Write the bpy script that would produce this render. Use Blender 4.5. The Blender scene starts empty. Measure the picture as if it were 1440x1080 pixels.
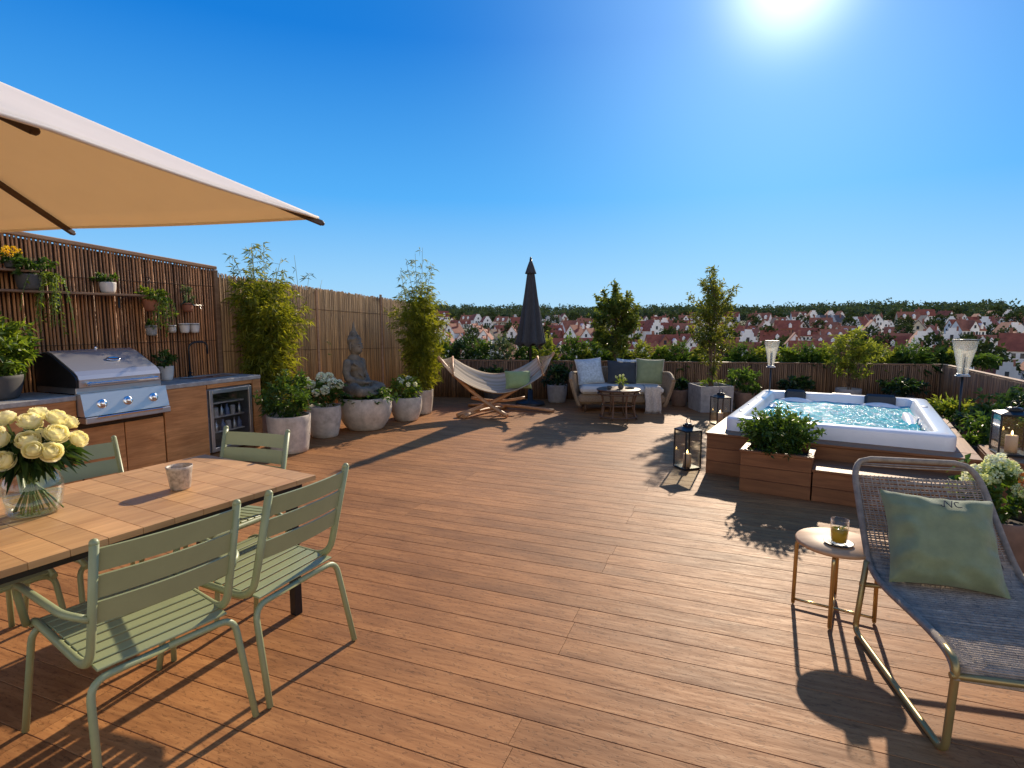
import bpy, math, random
import numpy as np
from mathutils import Vector, Matrix, noise
R = math.radians
rng = random.Random(11)
nr = np.random.default_rng(5)
SC = bpy.context.scene
COL = SC.collection
CAM_H = 1.55

# ------------------------------------------------------------------ helpers
class MB:
    """collects shapes and links them as ONE mesh object"""
    def __init__(s):
        s.V = []; s.F = []; s.S = []; s.A = []; s.rnd = 0.5
    def add(s, vs, fs, smooth=False, M=None):
        n = len(s.V)
        for v in vs:
            s.V.append(tuple(M @ Vector(v)) if M is not None else tuple(v)); s.A.append(s.rnd)
        for f in fs:
            s.F.append([i + n for i in f]); s.S.append(smooth)
    def box(s, c, size, bev=0.0, M=None, rz=0.0, R3=None):
        hx, hy, hz = [x / 2 for x in size]
        b = min(bev, hx * .9, hy * .9, hz * .9)
        T = Matrix.Translation(c)
        if R3 is not None: T = T @ R3.to_4x4()
        elif rz: T = T @ Matrix.Rotation(rz, 4, 'Z')
        if M is not None: T = M @ T
        sg = [(x, y, z) for x in (-1, 1) for y in (-1, 1) for z in (-1, 1)]
        if b <= 0:
            vs = [(x * hx, y * hy, z * hz) for x, y, z in sg]
            fs = [(0, 1, 3, 2), (4, 6, 7, 5), (0, 4, 5, 1), (2, 3, 7, 6), (0, 2, 6, 4), (1, 5, 7, 3)]
            s.add(vs, fs, False, T); return
        vs = []; idx = {}
        for k, (x, y, z) in enumerate(sg):
            for a in range(3):
                p = [x * (hx - b), y * (hy - b), z * (hz - b)]
                p[a] = (x, y, z)[a] * (hx, hy, hz)[a]
                idx[(k, a)] = len(vs); vs.append(p)
        fs = []
        def K(x, y, z): return sg.index((x, y, z))
        for a in range(3):
            o = [i for i in range(3) if i != a]
            for sa in (-1, 1):
                q = []
                for (p1, p2) in ((-1, -1), (1, -1), (1, 1), (-1, 1)):
                    t = [0, 0, 0]; t[a] = sa; t[o[0]] = p1; t[o[1]] = p2
                    q.append(idx[(K(*t), a)])
                fs.append(q)
            # edges parallel to axis a
            for p1 in (-1, 1):
                for p2 in (-1, 1):
                    t0 = [0, 0, 0]; t0[o[0]] = p1; t0[o[1]] = p2
                    t1 = list(t0); t0[a] = -1; t1[a] = 1
                    fs.append([idx[(K(*t0), o[0])], idx[(K(*t1), o[0])], idx[(K(*t1), o[1])], idx[(K(*t0), o[1])]])
        for k in range(8): fs.append([idx[(k, 0)], idx[(k, 1)], idx[(k, 2)]])
        s.add(vs, fs, False, T)
    def bar(s, a, b, w, h, bev=0.0, up=(0, 0, 1)):
        """rectangular bar from a to b, width w (sideways) and height h (along up)"""
        a = Vector(a); b = Vector(b); x = (b - a); L = x.length; x.normalize()
        y = Vector(up).cross(x)
        if y.length < 1e-4: y = Vector((0, 1, 0)).cross(x)
        y.normalize(); z = x.cross(y)
        s.box((a + b) / 2, (L, w, h), bev, R3=Matrix((x, y, z)).transposed())
    def tube(s, pts, r, n=8, closed=False, caps=True, M=None, sq=1.0):
        P = [Vector(p) for p in pts]; m = len(P)
        rr = [r] * m if not hasattr(r, '__len__') else list(r)
        T = []
        for i in range(m):
            a = P[(i - 1) % m] if (closed or i > 0) else P[0]
            b = P[(i + 1) % m] if (closed or i < m - 1) else P[-1]
            d = b - a
            T.append(d.normalized() if d.length > 1e-9 else Vector((0, 0, 1)))
        up = Vector((0, 0, 1)) if abs(T[0].z) < .9 else Vector((1, 0, 0))
        u = T[0].cross(up).normalized()
        vs = []
        for i in range(m):
            u = (u - T[i] * u.dot(T[i]))
            u.normalize() if u.length > 1e-6 else None
            w = T[i].cross(u)
            for k in range(n):
                a = 2 * math.pi * k / n
                vs.append(P[i] + u * (math.cos(a) * rr[i]) + w * (math.sin(a) * rr[i] * sq))
        fs = []
        for i in range(m if closed else m - 1):
            j = (i + 1) % m
            for k in range(n):
                l = (k + 1) % n
                fs.append([i * n + k, i * n + l, j * n + l, j * n + k])
        s.add(vs, fs, True, M)
        if caps and not closed:
            b0 = len(s.V) - m * n
            s.F.append([b0 + k for k in range(n)][::-1]); s.S.append(False)
            s.F.append([b0 + (m - 1) * n + k for k in range(n)]); s.S.append(False)
    def lathe(s, prof, n=32, c=(0, 0, 0), M=None, smooth=True, wob=0.0):
        vs = []
        for (r, z) in prof:
            for k in range(n):
                a = 2 * math.pi * k / n
                q = r * (1 + wob * noise.noise(Vector((math.cos(a) * 1.5 + c[0], math.sin(a) * 1.5 + c[1], z * 3))))
                vs.append((c[0] + q * math.cos(a), c[1] + q * math.sin(a), c[2] + z))
        fs = []
        for i in range(len(prof) - 1):
            for k in range(n):
                l = (k + 1) % n
                fs.append([i * n + k, i * n + l, (i + 1) * n + l, (i + 1) * n + k])
        if prof[0][0] > 1e-5: fs.append([k for k in range(n)][::-1])
        if prof[-1][0] > 1e-5: fs.append([(len(prof) - 1) * n + k for k in range(n)])
        s.add(vs, fs, smooth, M)
    def ball(s, c, r, n=12, m=8, M=None, bump=0.0):
        r = (r, r, r) if not hasattr(r, '__len__') else r
        vs = []
        for i in range(m + 1):
            t = math.pi * i / m
            for k in range(n):
                a = 2 * math.pi * k / n
                d = Vector((math.sin(t) * math.cos(a), math.sin(t) * math.sin(a), math.cos(t)))
                q = 1 + (bump * noise.noise(d * 2.3 + Vector(c) * 7) if bump else 0)
                vs.append((c[0] + d.x * r[0] * q, c[1] + d.y * r[1] * q, c[2] + d.z * r[2] * q))
        fs = []
        for i in range(m):
            for k in range(n):
                l = (k + 1) % n
                fs.append([i * n + k, (i + 1) * n + k, (i + 1) * n + l, i * n + l])
        s.add(vs, fs, True, M)
    def grid(s, fn, nu, nv, smooth=True, closeu=False, M=None):
        vs = [fn(i / nu, j / nv) for j in range(nv + 1) for i in range(nu + (0 if closeu else 1))]
        w = nu if closeu else nu + 1
        fs = []
        for j in range(nv):
            for i in range(nu):
                k = (i + 1) % w if closeu else i + 1
                fs.append([j * w + i, j * w + k, (j + 1) * w + k, (j + 1) * w + i])
        s.add(vs, fs, smooth, M)
    def prism(s, poly, z0, z1, M=None):
        n = len(poly)
        vs = [(x, y, z0) for x, y in poly] + [(x, y, z1) for x, y in poly]
        fs = [list(range(n))[::-1], [n + i for i in range(n)]] + [[i, (i + 1) % n, n + (i + 1) % n, n + i] for i in range(n)]
        s.add(vs, fs, False, M)
    def build(s, name, mat, parent=None, attr=False, solid=0.0, off=0):
        me = bpy.data.meshes.new(name)
        me.from_pydata(s.V, [], s.F)
        me.polygons.foreach_set('use_smooth', s.S)
        if attr:
            a = me.attributes.new('rnd', 'FLOAT', 'POINT'); a.data.foreach_set('value', s.A)
        me.materials.append(mat)
        me.update()
        o = bpy.data.objects.new(name, me); COL.objects.link(o)
        if parent is not None: o.parent = parent
        if solid:
            m = o.modifiers.new('solid', 'SOLIDIFY'); m.thickness = solid; m.offset = off
        return o

class LF:
    """leaves: many small folded blades gathered into ONE mesh"""
    def __init__(s): s.P = []; s.D = []; s.L = []; s.W = []; s.dr = []; s.X = []
    def add(s, p, d, l, w, droop=.2, rnd=None):
        s.P.append(tuple(p)); s.D.append(tuple(d)); s.L.append(l); s.W.append(w); s.dr.append(droop)
        s.X.append(rng.random() if rnd is None else rnd)
    def build(s, name, mat, parent=None, fold=.22):
        P = np.array(s.P); D = np.array(s.D, float); L = np.array(s.L)[:, None]; W = np.array(s.W)[:, None]; dr = np.array(s.dr)[:, None]
        D /= np.maximum(np.linalg.norm(D, axis=1, keepdims=True), 1e-6)
        n = len(P)
        up = np.array([0, 0, 1.0]) + nr.normal(0, .55, (n, 3))
        sd = np.cross(D, up); sd /= np.maximum(np.linalg.norm(sd, axis=1, keepdims=True), 1e-6)
        N = np.cross(sd, D)
        Z = np.array([0, 0, 1.0])
        m = P + D * L * .42 - Z * dr * L * .12
        V = np.stack([P, m + sd * W / 2 + N * W * fold, P + D * L - Z * dr * L, m - sd * W / 2 + N * W * fold], 1).reshape(-1, 3)
        b = np.arange(n)[:, None] * 4
        F = np.concatenate([b + np.array([0, 1, 2]), b + np.array([0, 2, 3])], 1).reshape(-1)
        me = bpy.data.meshes.new(name)
        me.vertices.add(4 * n); me.vertices.foreach_set('co', V.astype(np.float32).ravel())
        me.loops.add(6 * n); me.loops.foreach_set('vertex_index', F.astype(np.int32))
        me.polygons.add(2 * n); me.polygons.foreach_set('loop_start', (np.arange(2 * n) * 3).astype(np.int32))
        me.polygons.foreach_set('loop_total', np.full(2 * n, 3, np.int32))
        a = me.attributes.new('rnd', 'FLOAT', 'POINT'); a.data.foreach_set('value', np.repeat(np.array(s.X, np.float32), 4))
        me.materials.append(mat); me.update(calc_edges=True); me.validate()
        o = bpy.data.objects.new(name, me); COL.objects.link(o)
        if parent is not None: o.parent = parent
        return o

def tag(o, label, cat, group=None):
    o['label'] = label; o['category'] = cat
    if group: o['group'] = group
    return o
def thing(name, label, cat, loc=(0, 0, 0), rz=0.0, group=None):
    o = bpy.data.objects.new(name, None); COL.objects.link(o)
    o.empty_display_size = .1
    o.location = loc; o.rotation_euler = (0, 0, rz)
    return tag(o, label, cat, group)
def struct(o, kind='structure'):
    o['kind'] = kind; return o
def place(o, loc, rz=0.0):
    o.location = loc; o.rotation_euler = (0, 0, rz); return o
def dup(root, loc, rz, label, group=None, scale=None):
    r = root.copy(); COL.objects.link(r); r.location = loc; r.rotation_euler = (0, 0, rz); r['label'] = label
    if group: r['group'] = group
    if scale is not None: r.scale = (scale,) * 3 if not hasattr(scale, '__len__') else scale
    for ch in list(root.children):
        c = ch.copy(); COL.objects.link(c); c.parent = r
        for g in list(ch.children):
            d = g.copy(); COL.objects.link(d); d.parent = c
    return r
def arc(pts, rad, n=5):
    """polyline with rounded corners"""
    P = [Vector(p) for p in pts]; out = [P[0]]
    for i in range(1, len(P) - 1):
        a = (P[i - 1] - P[i]); b = (P[i + 1] - P[i])
        r = min(rad, a.length * .48, b.length * .48)
        p0 = P[i] + a.normalized() * r; p1 = P[i] + b.normalized() * r
        for k in range(n + 1):
            t = k / n
            out.append(p0 * (1 - t) ** 2 + P[i] * 2 * t * (1 - t) + p1 * t * t)
    out.append(P[-1]); return out
def bez(a, b, c, n=8):
    a, b, c = Vector(a), Vector(b), Vector(c)
    return [a * (1 - t) ** 2 + b * 2 * t * (1 - t) + c * t * t for t in [k / n for k in range(n + 1)]]

# ------------------------------------------------------------------ materials
def newmat(name):
    m = bpy.data.materials.new(name); m.use_nodes = True
    nt = m.node_tree; nt.nodes.clear()
    out = nt.nodes.new('ShaderNodeOutputMaterial')
    return m, nt, out
def nd(nt, t, **k):
    n = nt.nodes.new(t)
    for a, v in k.items():
        if a == 'inp':
            for q, w in v.items():
                if isinstance(w, bpy.types.NodeSocket): nt.links.new(w, n.inputs[q])
                else: n.inputs[q].default_value = w
        else: setattr(n, a, v)
    return n
def c4(c): return (c[0], c[1], c[2], 1)
def mixc(nt, fac, a, b, mode='MIX'):
    n = nt.nodes.new('ShaderNodeMix'); n.data_type = 'RGBA'; n.blend_type = mode
    for i, v in ((0, fac), (6, a), (7, b)):
        if isinstance(v, bpy.types.NodeSocket): nt.links.new(v, n.inputs[i])
        else: n.inputs[i].default_value = v if i == 0 else c4(v)
    return n.outputs[2]
def ramp(nt, fac, stops):
    n = nt.nodes.new('ShaderNodeValToRGB'); nt.links.new(fac, n.inputs[0])
    e = n.color_ramp.elements
    while len(e) < len(stops): e.new(.5)
    for i, (p, c) in enumerate(stops): e[i].position = p; e[i].color = c4(c) if hasattr(c, '__len__') else (c, c, c, 1)
    return n.outputs[0]
def pmat(name, col, rough=.6, metal=0.0, spec=.5, var=.18, sc=6.0, bump=.0, bsc=40.0, col2=None, map=(1, 1, 1), attr=0.0, sheen=0.0, trans=0.0, tcol=None):
    m, nt, out = newmat(name)
    tc = nd(nt, 'ShaderNodeTexCoord')
    mp = nd(nt, 'ShaderNodeMapping', inp={'Vector': tc.outputs['Object'], 'Scale': map})
    n1 = nd(nt, 'ShaderNodeTexNoise', inp={'Vector': mp.outputs[0], 'Scale': sc, 'Detail': 5.0, 'Roughness': .62})
    lo = tuple(c * (1 - var) for c in col); hi = tuple(min(1, c * (1 + var)) for c in (col if col2 is None else col2))
    cc = ramp(nt, n1.outputs['Fac'], [(.3, lo), (.7, hi)])
    if attr:
        at = nd(nt, 'ShaderNodeAttribute', attribute_name='rnd')
        mr = nd(nt, 'ShaderNodeMapRange', inp={'Value': at.outputs['Fac'], 'To Min': 1 - attr, 'To Max': 1 + attr})
        hs = nd(nt, 'ShaderNodeHueSaturation', inp={'Color': cc, 'Value': mr.outputs[0]})
        cc = hs.outputs[0]
    b = nd(nt, 'ShaderNodeBsdfPrincipled', inp={'Base Color': cc, 'Roughness': rough, 'Metallic': metal, 'Specular IOR Level': spec, 'Sheen Weight': sheen})
    if bump:
        n2 = nd(nt, 'ShaderNodeTexNoise', inp={'Vector': mp.outputs[0], 'Scale': bsc, 'Detail': 4.0, 'Roughness': .6})
        bp = nd(nt, 'ShaderNodeBump', inp={'Height': n2.outputs['Fac'], 'Strength': bump, 'Distance': .01})
        nt.links.new(bp.outputs[0], b.inputs['Normal'])
    sh = b.outputs[0]
    if trans:
        t = nd(nt, 'ShaderNodeBsdfTranslucent', inp={'Color': c4(tcol or col)})
        sh = nd(nt, 'ShaderNodeMixShader', inp={0: trans, 1: sh, 2: t.outputs[0]}).outputs[0]
    nt.links.new(sh, out.inputs[0])
    return m
def wood(name, light, dark, axis=0, sc=9.0, stretch=14.0, rough=.55, bump=.25, attr=.12, knots=.5):
    m, nt, out = newmat(name)
    tc = nd(nt, 'ShaderNodeTexCoord'); at = nd(nt, 'ShaderNodeAttribute', attribute_name='rnd')
    off = nd(nt, 'ShaderNodeVectorMath', operation='SCALE', inp={0: (37.0, 53.0, 71.0), 'Scale': at.outputs['Fac']})
    ad = nd(nt, 'ShaderNodeVectorMath', operation='ADD', inp={0: tc.outputs['Object'], 1: off.outputs[0]})
    s = [1.0, 1.0, 1.0]; s[axis] = 1.0 / stretch
    mp = nd(nt, 'ShaderNodeMapping', inp={'Vector': ad.outputs[0], 'Scale': s})
    n1 = nd(nt, 'ShaderNodeTexNoise', inp={'Vector': mp.outputs[0], 'Scale': sc * 4, 'Detail': 6.0, 'Roughness': .65, 'Distortion': .6})
    n2 = nd(nt, 'ShaderNodeTexNoise', inp={'Vector': ad.outputs[0], 'Scale': sc * .35, 'Detail': 3.0})
    mul = tuple(a * .5 + b * .5 for a, b in zip(light, dark))
    c = ramp(nt, n1.outputs['Fac'], [(.28, dark), (.5, mul), (.72, light)])
    f2 = ramp(nt, n2.outputs['Fac'], [(.35, .72), (.65, 1.1)])
    c = mixc(nt, knots, c, f2, 'MULTIPLY')
    mr = nd(nt, 'ShaderNodeMapRange', inp={'Value': at.outputs['Fac'], 'To Min': 1 - attr, 'To Max': 1 + attr})
    hs = nd(nt, 'ShaderNodeHueSaturation', inp={'Color': c, 'Value': mr.outputs[0]})
    b = nd(nt, 'ShaderNodeBsdfPrincipled', inp={'Base Color': hs.outputs[0], 'Roughness': rough, 'Specular IOR Level': .35})
    if bump:
        bp = nd(nt, 'ShaderNodeBump', inp={'Height': n1.outputs['Fac'], 'Strength': bump, 'Distance': .004})
        nt.links.new(bp.outputs[0], b.inputs['Normal'])
    nt.links.new(b.outputs[0], out.inputs[0])
    return m
def leafmat(name, dark, light, trans=.38, warm=(1.25, 1.15, .5), rough=.45):
    m, nt, out = newmat(name)
    at = nd(nt, 'ShaderNodeAttribute', attribute_name='rnd')
    c = mixc(nt, at.outputs['Fac'], dark, light)
    b = nd(nt, 'ShaderNodeBsdfPrincipled', inp={'Base Color': c, 'Roughness': rough, 'Specular IOR Level': .35})
    tcl = mixc(nt, 1.0, c, tuple(min(w, 2) for w in warm), 'MULTIPLY')
    tcl = nd(nt, 'ShaderNodeVectorMath', operation='SCALE', inp={0: tcl, 'Scale': 1.8}).outputs[0]
    t = nd(nt, 'ShaderNodeBsdfTranslucent', inp={'Color': tcl})
    x = nd(nt, 'ShaderNodeMixShader', inp={0: trans, 1: b.outputs[0], 2: t.outputs[0]})
    nt.links.new(x.outputs[0], out.inputs[0]); return m
def glassmat(name, tint=(1, 1, 1), gloss=.1, frost=0.0, rough=.02):
    m, nt, out = newmat(name)
    lw = nd(nt, 'ShaderNodeLayerWeight', inp={'Blend': .5})
    fr = nd(nt, 'ShaderNodeMath', operation='MULTIPLY', inp={0: nd(nt, 'ShaderNodeMath', operation='POWER', inp={0: lw.outputs['Facing'], 1: 4.0}).outputs[0], 1: .7})
    tr = nd(nt, 'ShaderNodeBsdfTransparent', inp={'Color': c4(tint)})
    gl = nd(nt, 'ShaderNodeBsdfGlossy', inp={'Roughness': rough, 'Color': (1, 1, 1, 1)})
    ad = nd(nt, 'ShaderNodeMath', operation='ADD', inp={0: fr.outputs[0], 1: gloss}); ad.use_clamp = True
    x = nd(nt, 'ShaderNodeMixShader', inp={0: ad.outputs[0], 1: tr.outputs[0], 2: gl.outputs[0]})
    sh = x.outputs[0]
    if frost:
        df = nd(nt, 'ShaderNodeBsdfDiffuse', inp={'Color': (.9, .88, .82, 1)}); tl = nd(nt, 'ShaderNodeBsdfTranslucent', inp={'Color': (.95, .92, .85, 1)})
        y = nd(nt, 'ShaderNodeMixShader', inp={0: .6, 1: df.outputs[0], 2: tl.outputs[0]})
        sh = nd(nt, 'ShaderNodeMixShader', inp={0: frost, 1: sh, 2: y.outputs[0]}).outputs[0]
    nt.links.new(sh, out.inputs[0]); return m
def emit(name, col, k):
    m, nt, out = newmat(name)
    e = nd(nt, 'ShaderNodeEmission', inp={'Color': c4(col), 'Strength': k}); nt.links.new(e.outputs[0], out.inputs[0]); return m

M = {}
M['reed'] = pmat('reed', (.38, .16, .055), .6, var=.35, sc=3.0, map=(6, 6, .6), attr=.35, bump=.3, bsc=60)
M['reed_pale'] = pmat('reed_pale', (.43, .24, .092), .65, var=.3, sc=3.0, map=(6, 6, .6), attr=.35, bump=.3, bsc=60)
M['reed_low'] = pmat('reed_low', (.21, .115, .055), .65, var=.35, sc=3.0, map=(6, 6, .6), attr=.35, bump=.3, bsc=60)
M['backing'] = pmat('backing', (.075, .036, .017), .9)
M['oak'] = wood('oak', (.70, .32, .11), (.37, .145, .042), 0, 7, 10, .5, .25, .10, .6)
M['oak_dim'] = wood('oak_dim', (.30, .17, .09), (.16, .08, .04), 0, 7, 12, .6, .25, .10, .5)
M['rail'] = wood('rail', (.52, .30, .16), (.32, .17, .085), 0, 7, 12, .6, .2, .08, .4)
M['cedar'] = wood('cedar', (.33, .135, .050), (.17, .062, .023), 0, 7, 12, .5, .25, .14, .6)
M['teak'] = wood('teak', (.72, .425, .185), (.48, .25, .10), 0, 7, 12, .5, .2, .13, .5)
M['hamwood'] = wood('hamwood', (.62, .33, .15), (.36, .17, .07), 0, 6, 12, .5, .2, .05, .4)
M['stone'] = pmat('stone', (.34, .315, .28), .6, var=.3, sc=14, bump=.25, bsc=60)
M['steel'] = pmat('steel', (.56, .53, .50), .34, metal=.72, var=.04, sc=4, bump=.03, bsc=8, map=(1, 60, 60))
M['steel_dull'] = pmat('steel_dull', (.5, .5, .5), .38, metal=1.0, var=.08, sc=10)
M['chrome'] = pmat('chrome', (.8, .8, .8), .12, metal=1.0, var=.02)
M['black'] = pmat('black', (.018, .018, .018), .45, var=.2)
M['black_metal'] = pmat('black_metal', (.03, .032, .035), .38, metal=.6, var=.2)
M['void'] = pmat('void', (.012, .011, .012), .5, var=.1)
M['pot'] = pmat('pot', (.49, .42, .335), .8, var=.28, sc=9, bump=.5, bsc=24)
M['pot_grey'] = pmat('pot_grey', (.30, .285, .265), .85, var=.25, sc=9, bump=.5, bsc=24)
M['pot_white'] = pmat('pot_white', (.66, .60, .52), .6, var=.12, sc=12, bump=.2)
M['pot_dark'] = pmat('pot_dark', (.07, .065, .06), .7, var=.3)
M['terra'] = pmat('terra', (.30, .11, .055), .8, var=.25)
M['soil'] = pmat('soil', (.045, .03, .02), .95, var=.4, sc=30, bump=.8, bsc=50)
M['statue'] = pmat('statue', (.15, .122, .085), .85, var=.5, sc=9, bump=.6, bsc=45)
M['sage'] = pmat('sage', (.29, .325, .165), .42, var=.06, sc=8, bump=.04, bsc=120)
M['gold'] = pmat('gold', (.34, .255, .10), .36, metal=.55, var=.12)
M['brass'] = pmat('brass', (.52, .38, .16), .3, metal=.8, var=.1)
M['cord'] = pmat('cord', (.37, .285, .205), .7, var=.3, sc=30, attr=.2, bump=.6, bsc=300)
M['pillow'] = pmat('pillow', (.215, .24, .115), .85, var=.14, sc=14, bump=.35, bsc=260, sheen=.2)
M['pillow_light'] = pmat('pillow_light', (.235, .30, .12), .85, var=.1, bump=.3, bsc=200, sheen=.2)
M['pillow_blue'] = pmat('pillow_blue', (.38, .45, .50), .85, var=.3, sc=26, bump=.3, bsc=200)
M['pillow_navy'] = pmat('pillow_navy', (.028, .034, .042), .85, var=.2, bump=.3, bsc=200)
M['linen'] = pmat('linen', (.56, .51, .44), .9, var=.08, bump=.3, bsc=160)
M['throw'] = pmat('throw', (.54, .47, .39), .95, var=.22, sc=35, bump=.8, bsc=120)
M['wicker'] = pmat('wicker', (.29, .19, .105), .7, var=.45, sc=55, bump=.9, bsc=90, map=(1, 1, 2.2))
M['rattan'] = pmat('rattan', (.13, .065, .032), .55, var=.3, sc=20, attr=.2)
M['canopy'] = pmat('canopy', (.90, .87, .82), .9, var=.04, sc=3, bump=.15, bsc=300, trans=.36, tcol=(.90, .70, .46))
M['charcoal'] = pmat('charcoal', (.035, .036, .04), .85, var=.2, sc=20, bump=.3, bsc=120, sheen=.1)
M['umbrella_rib'] = pmat('umbrella_rib', (.075, .042, .025), .5, var=.3)
M['acryl'] = pmat('acryl', (.80, .78, .75), .22, var=.05, sc=4, bump=.02)
M['foam_dark'] = pmat('foam_dark', (.02, .022, .028), .55, var=.2)
M['candle'] = pmat('candle', (.80, .70, .55), .5, var=.05, trans=.3, tcol=(.9, .65, .35))
M['flame'] = emit('flame', (1, .62, .22), 14)
M['glass'] = glassmat('glass', (.98, .99, .985), .03)
M['lantern_glass'] = glassmat('lantern_glass', (.93, .93, .9), .05)
M['frost'] = glassmat('frost', (.97, .97, .95), .05, .26)
M['fridge_glass'] = glassmat('fridge_glass', (.82, .85, .88), .07)
M['fridge_in'] = pmat('fridge_in', (.20, .20, .21), .5, var=.1)
M['vwater'] = glassmat('vwater', (.86, .93, .88), .06)
M['tea'] = pmat('tea', (.55, .38, .05), .15, var=.3, trans=.6, tcol=(.8, .6, .12))
M['bark'] = pmat('bark', (.12, .08, .05), .9, var=.35, sc=20, bump=.6)
M['stem'] = pmat('stem', (.13, .19, .04), .6, var=.2)
M['cane'] = pmat('cane', (.24, .25, .06), .5, var=.25, sc=9)
M['bamboo'] = leafmat('bamboo', (.08, .11, .012), (.30, .30, .035), .48)
M['leaf'] = leafmat('leaf', (.028, .068, .014), (.10, .17, .028), .36)
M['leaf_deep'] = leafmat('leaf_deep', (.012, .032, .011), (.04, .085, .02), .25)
M['leaf_bright'] = leafmat('leaf_bright', (.07, .13, .018), (.20, .26, .035), .42)
M['leaf_olive'] = leafmat('leaf_olive', (.045, .075, .016), (.17, .20, .035), .42)
M['leaf_grey'] = leafmat('leaf_grey', (.05, .08, .05), (.13, .17, .09), .3)
M['petal_cream'] = leafmat('petal_cream', (.74, .70, .42), (.88, .86, .68), .3, (1, .95, .6), .6)
M['petal_white'] = leafmat('petal_white', (.62, .64, .50), (.82, .82, .68), .3, (.9, .9, .6), .6)
M['petal_lime'] = leafmat('petal_lime', (.50, .56, .26), (.72, .74, .44), .3, (.9, .9, .5), .6)
M['petal_yellow'] = leafmat('petal_yellow', (.75, .42, .01), (.85, .62, .02), .3, (1, .9, .3), .6)
M['petal_orange'] = leafmat('petal_orange', (.4, .12, .02), (.6, .22, .03), .3, (1, .8, .3), .6)
M['ceramic'] = pmat('ceramic', (.44, .36, .28), .45, var=.45, sc=40, bump=.15)
M['bottle_blue'] = pmat('bottle_blue', (.20, .26, .40), .2, var=.4, sc=30)
M['rope'] = pmat('rope', (.55, .43, .29), .9, var=.2)
# stripes on the hammock cloth run along its length (local X)
def hammock_mat():
    m, nt, out = newmat('hammock_cloth')
    tc = nd(nt, 'ShaderNodeTexCoord'); sp = nd(nt, 'ShaderNodeSeparateXYZ', inp={0: tc.outputs['Object']})
    w = nd(nt, 'ShaderNodeMath', operation='SINE', inp={0: nd(nt, 'ShaderNodeMath', operation='MULTIPLY', inp={0: sp.outputs[1], 1: 75.0}).outputs[0]})
    f = ramp(nt, nd(nt, 'ShaderNodeMapRange', inp={'Value': w.outputs[0], 'From Min': -1.0}).outputs[0], [(.38, (.46, .385, .27)), (.55, (.60, .52, .395))])
    b = nd(nt, 'ShaderNodeBsdfPrincipled', inp={'Base Color': f, 'Roughness': .9}); t = nd(nt, 'ShaderNodeBsdfTranslucent', inp={'Color': (.75, .5, .25, 1)})
    x = nd(nt, 'ShaderNodeMixShader', inp={0: .3, 1: b.outputs[0], 2: t.outputs[0]}); nt.links.new(x.outputs[0], out.inputs[0]); return m
M['hammock'] = hammock_mat()
def spa_water():
    m, nt, out = newmat('spa_water')
    tc = nd(nt, 'ShaderNodeTexCoord')
    n1 = nd(nt, 'ShaderNodeTexNoise', inp={'Vector': tc.outputs['Object'], 'Scale': 3.2, 'Detail': 7.0, 'Roughness': .62, 'Distortion': 1.6})
    n2 = nd(nt, 'ShaderNodeTexNoise', inp={'Vector': tc.outputs['Object'], 'Scale': 9.0, 'Detail': 5.0, 'Distortion': 2.5})
    n3 = nd(nt, 'ShaderNodeTexNoise', inp={'Vector': tc.outputs['Object'], 'Scale': 3.4, 'Detail': 4.0, 'Distortion': 2.0})
    ab = nd(nt, 'ShaderNodeMath', operation='ABSOLUTE', inp={0: nd(nt, 'ShaderNodeMath', operation='SUBTRACT', inp={0: n3.outputs['Fac'], 1: .5}).outputs[0]})
    line = ramp(nt, ab.outputs[0], [(0.0, 1.0), (.03, .3), (.07, 0.0)])
    patch = ramp(nt, n1.outputs['Fac'], [(.49, .06), (.68, 1.0)])
    core = ramp(nt, n1.outputs['Fac'], [(.64, 0.0), (.76, .7)])
    foam = nd(nt, 'ShaderNodeMath', operation='ADD', inp={0: nd(nt, 'ShaderNodeMath', operation='MULTIPLY', inp={0: line, 1: patch}).outputs[0], 1: core}); foam.use_clamp = True; foam = foam.outputs[0]
    tone = ramp(nt, n2.outputs['Fac'], [(.3, (.008, .17, .24)), (.52, (.025, .37, .45)), (.75, (.12, .52, .60))])
    c = mixc(nt, foam, tone, (.86, .9, .92))
    bp = nd(nt, 'ShaderNodeBump', inp={'Height': n2.outputs['Fac'], 'Strength': .45, 'Distance': .05})
    b = nd(nt, 'ShaderNodeBsdfDiffuse', inp={'Color': c, 'Normal': bp.outputs[0]})
    g = nd(nt, 'ShaderNodeBsdfGlossy', inp={'Roughness': .12, 'Normal': bp.outputs[0]})
    x = nd(nt, 'ShaderNodeMixShader', inp={0: .045, 1: b.outputs[0], 2: g.outputs[0]})
    nt.links.new(x.outputs[0], out.inputs[0]); return m
M['spa_water'] = spa_water()
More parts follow.
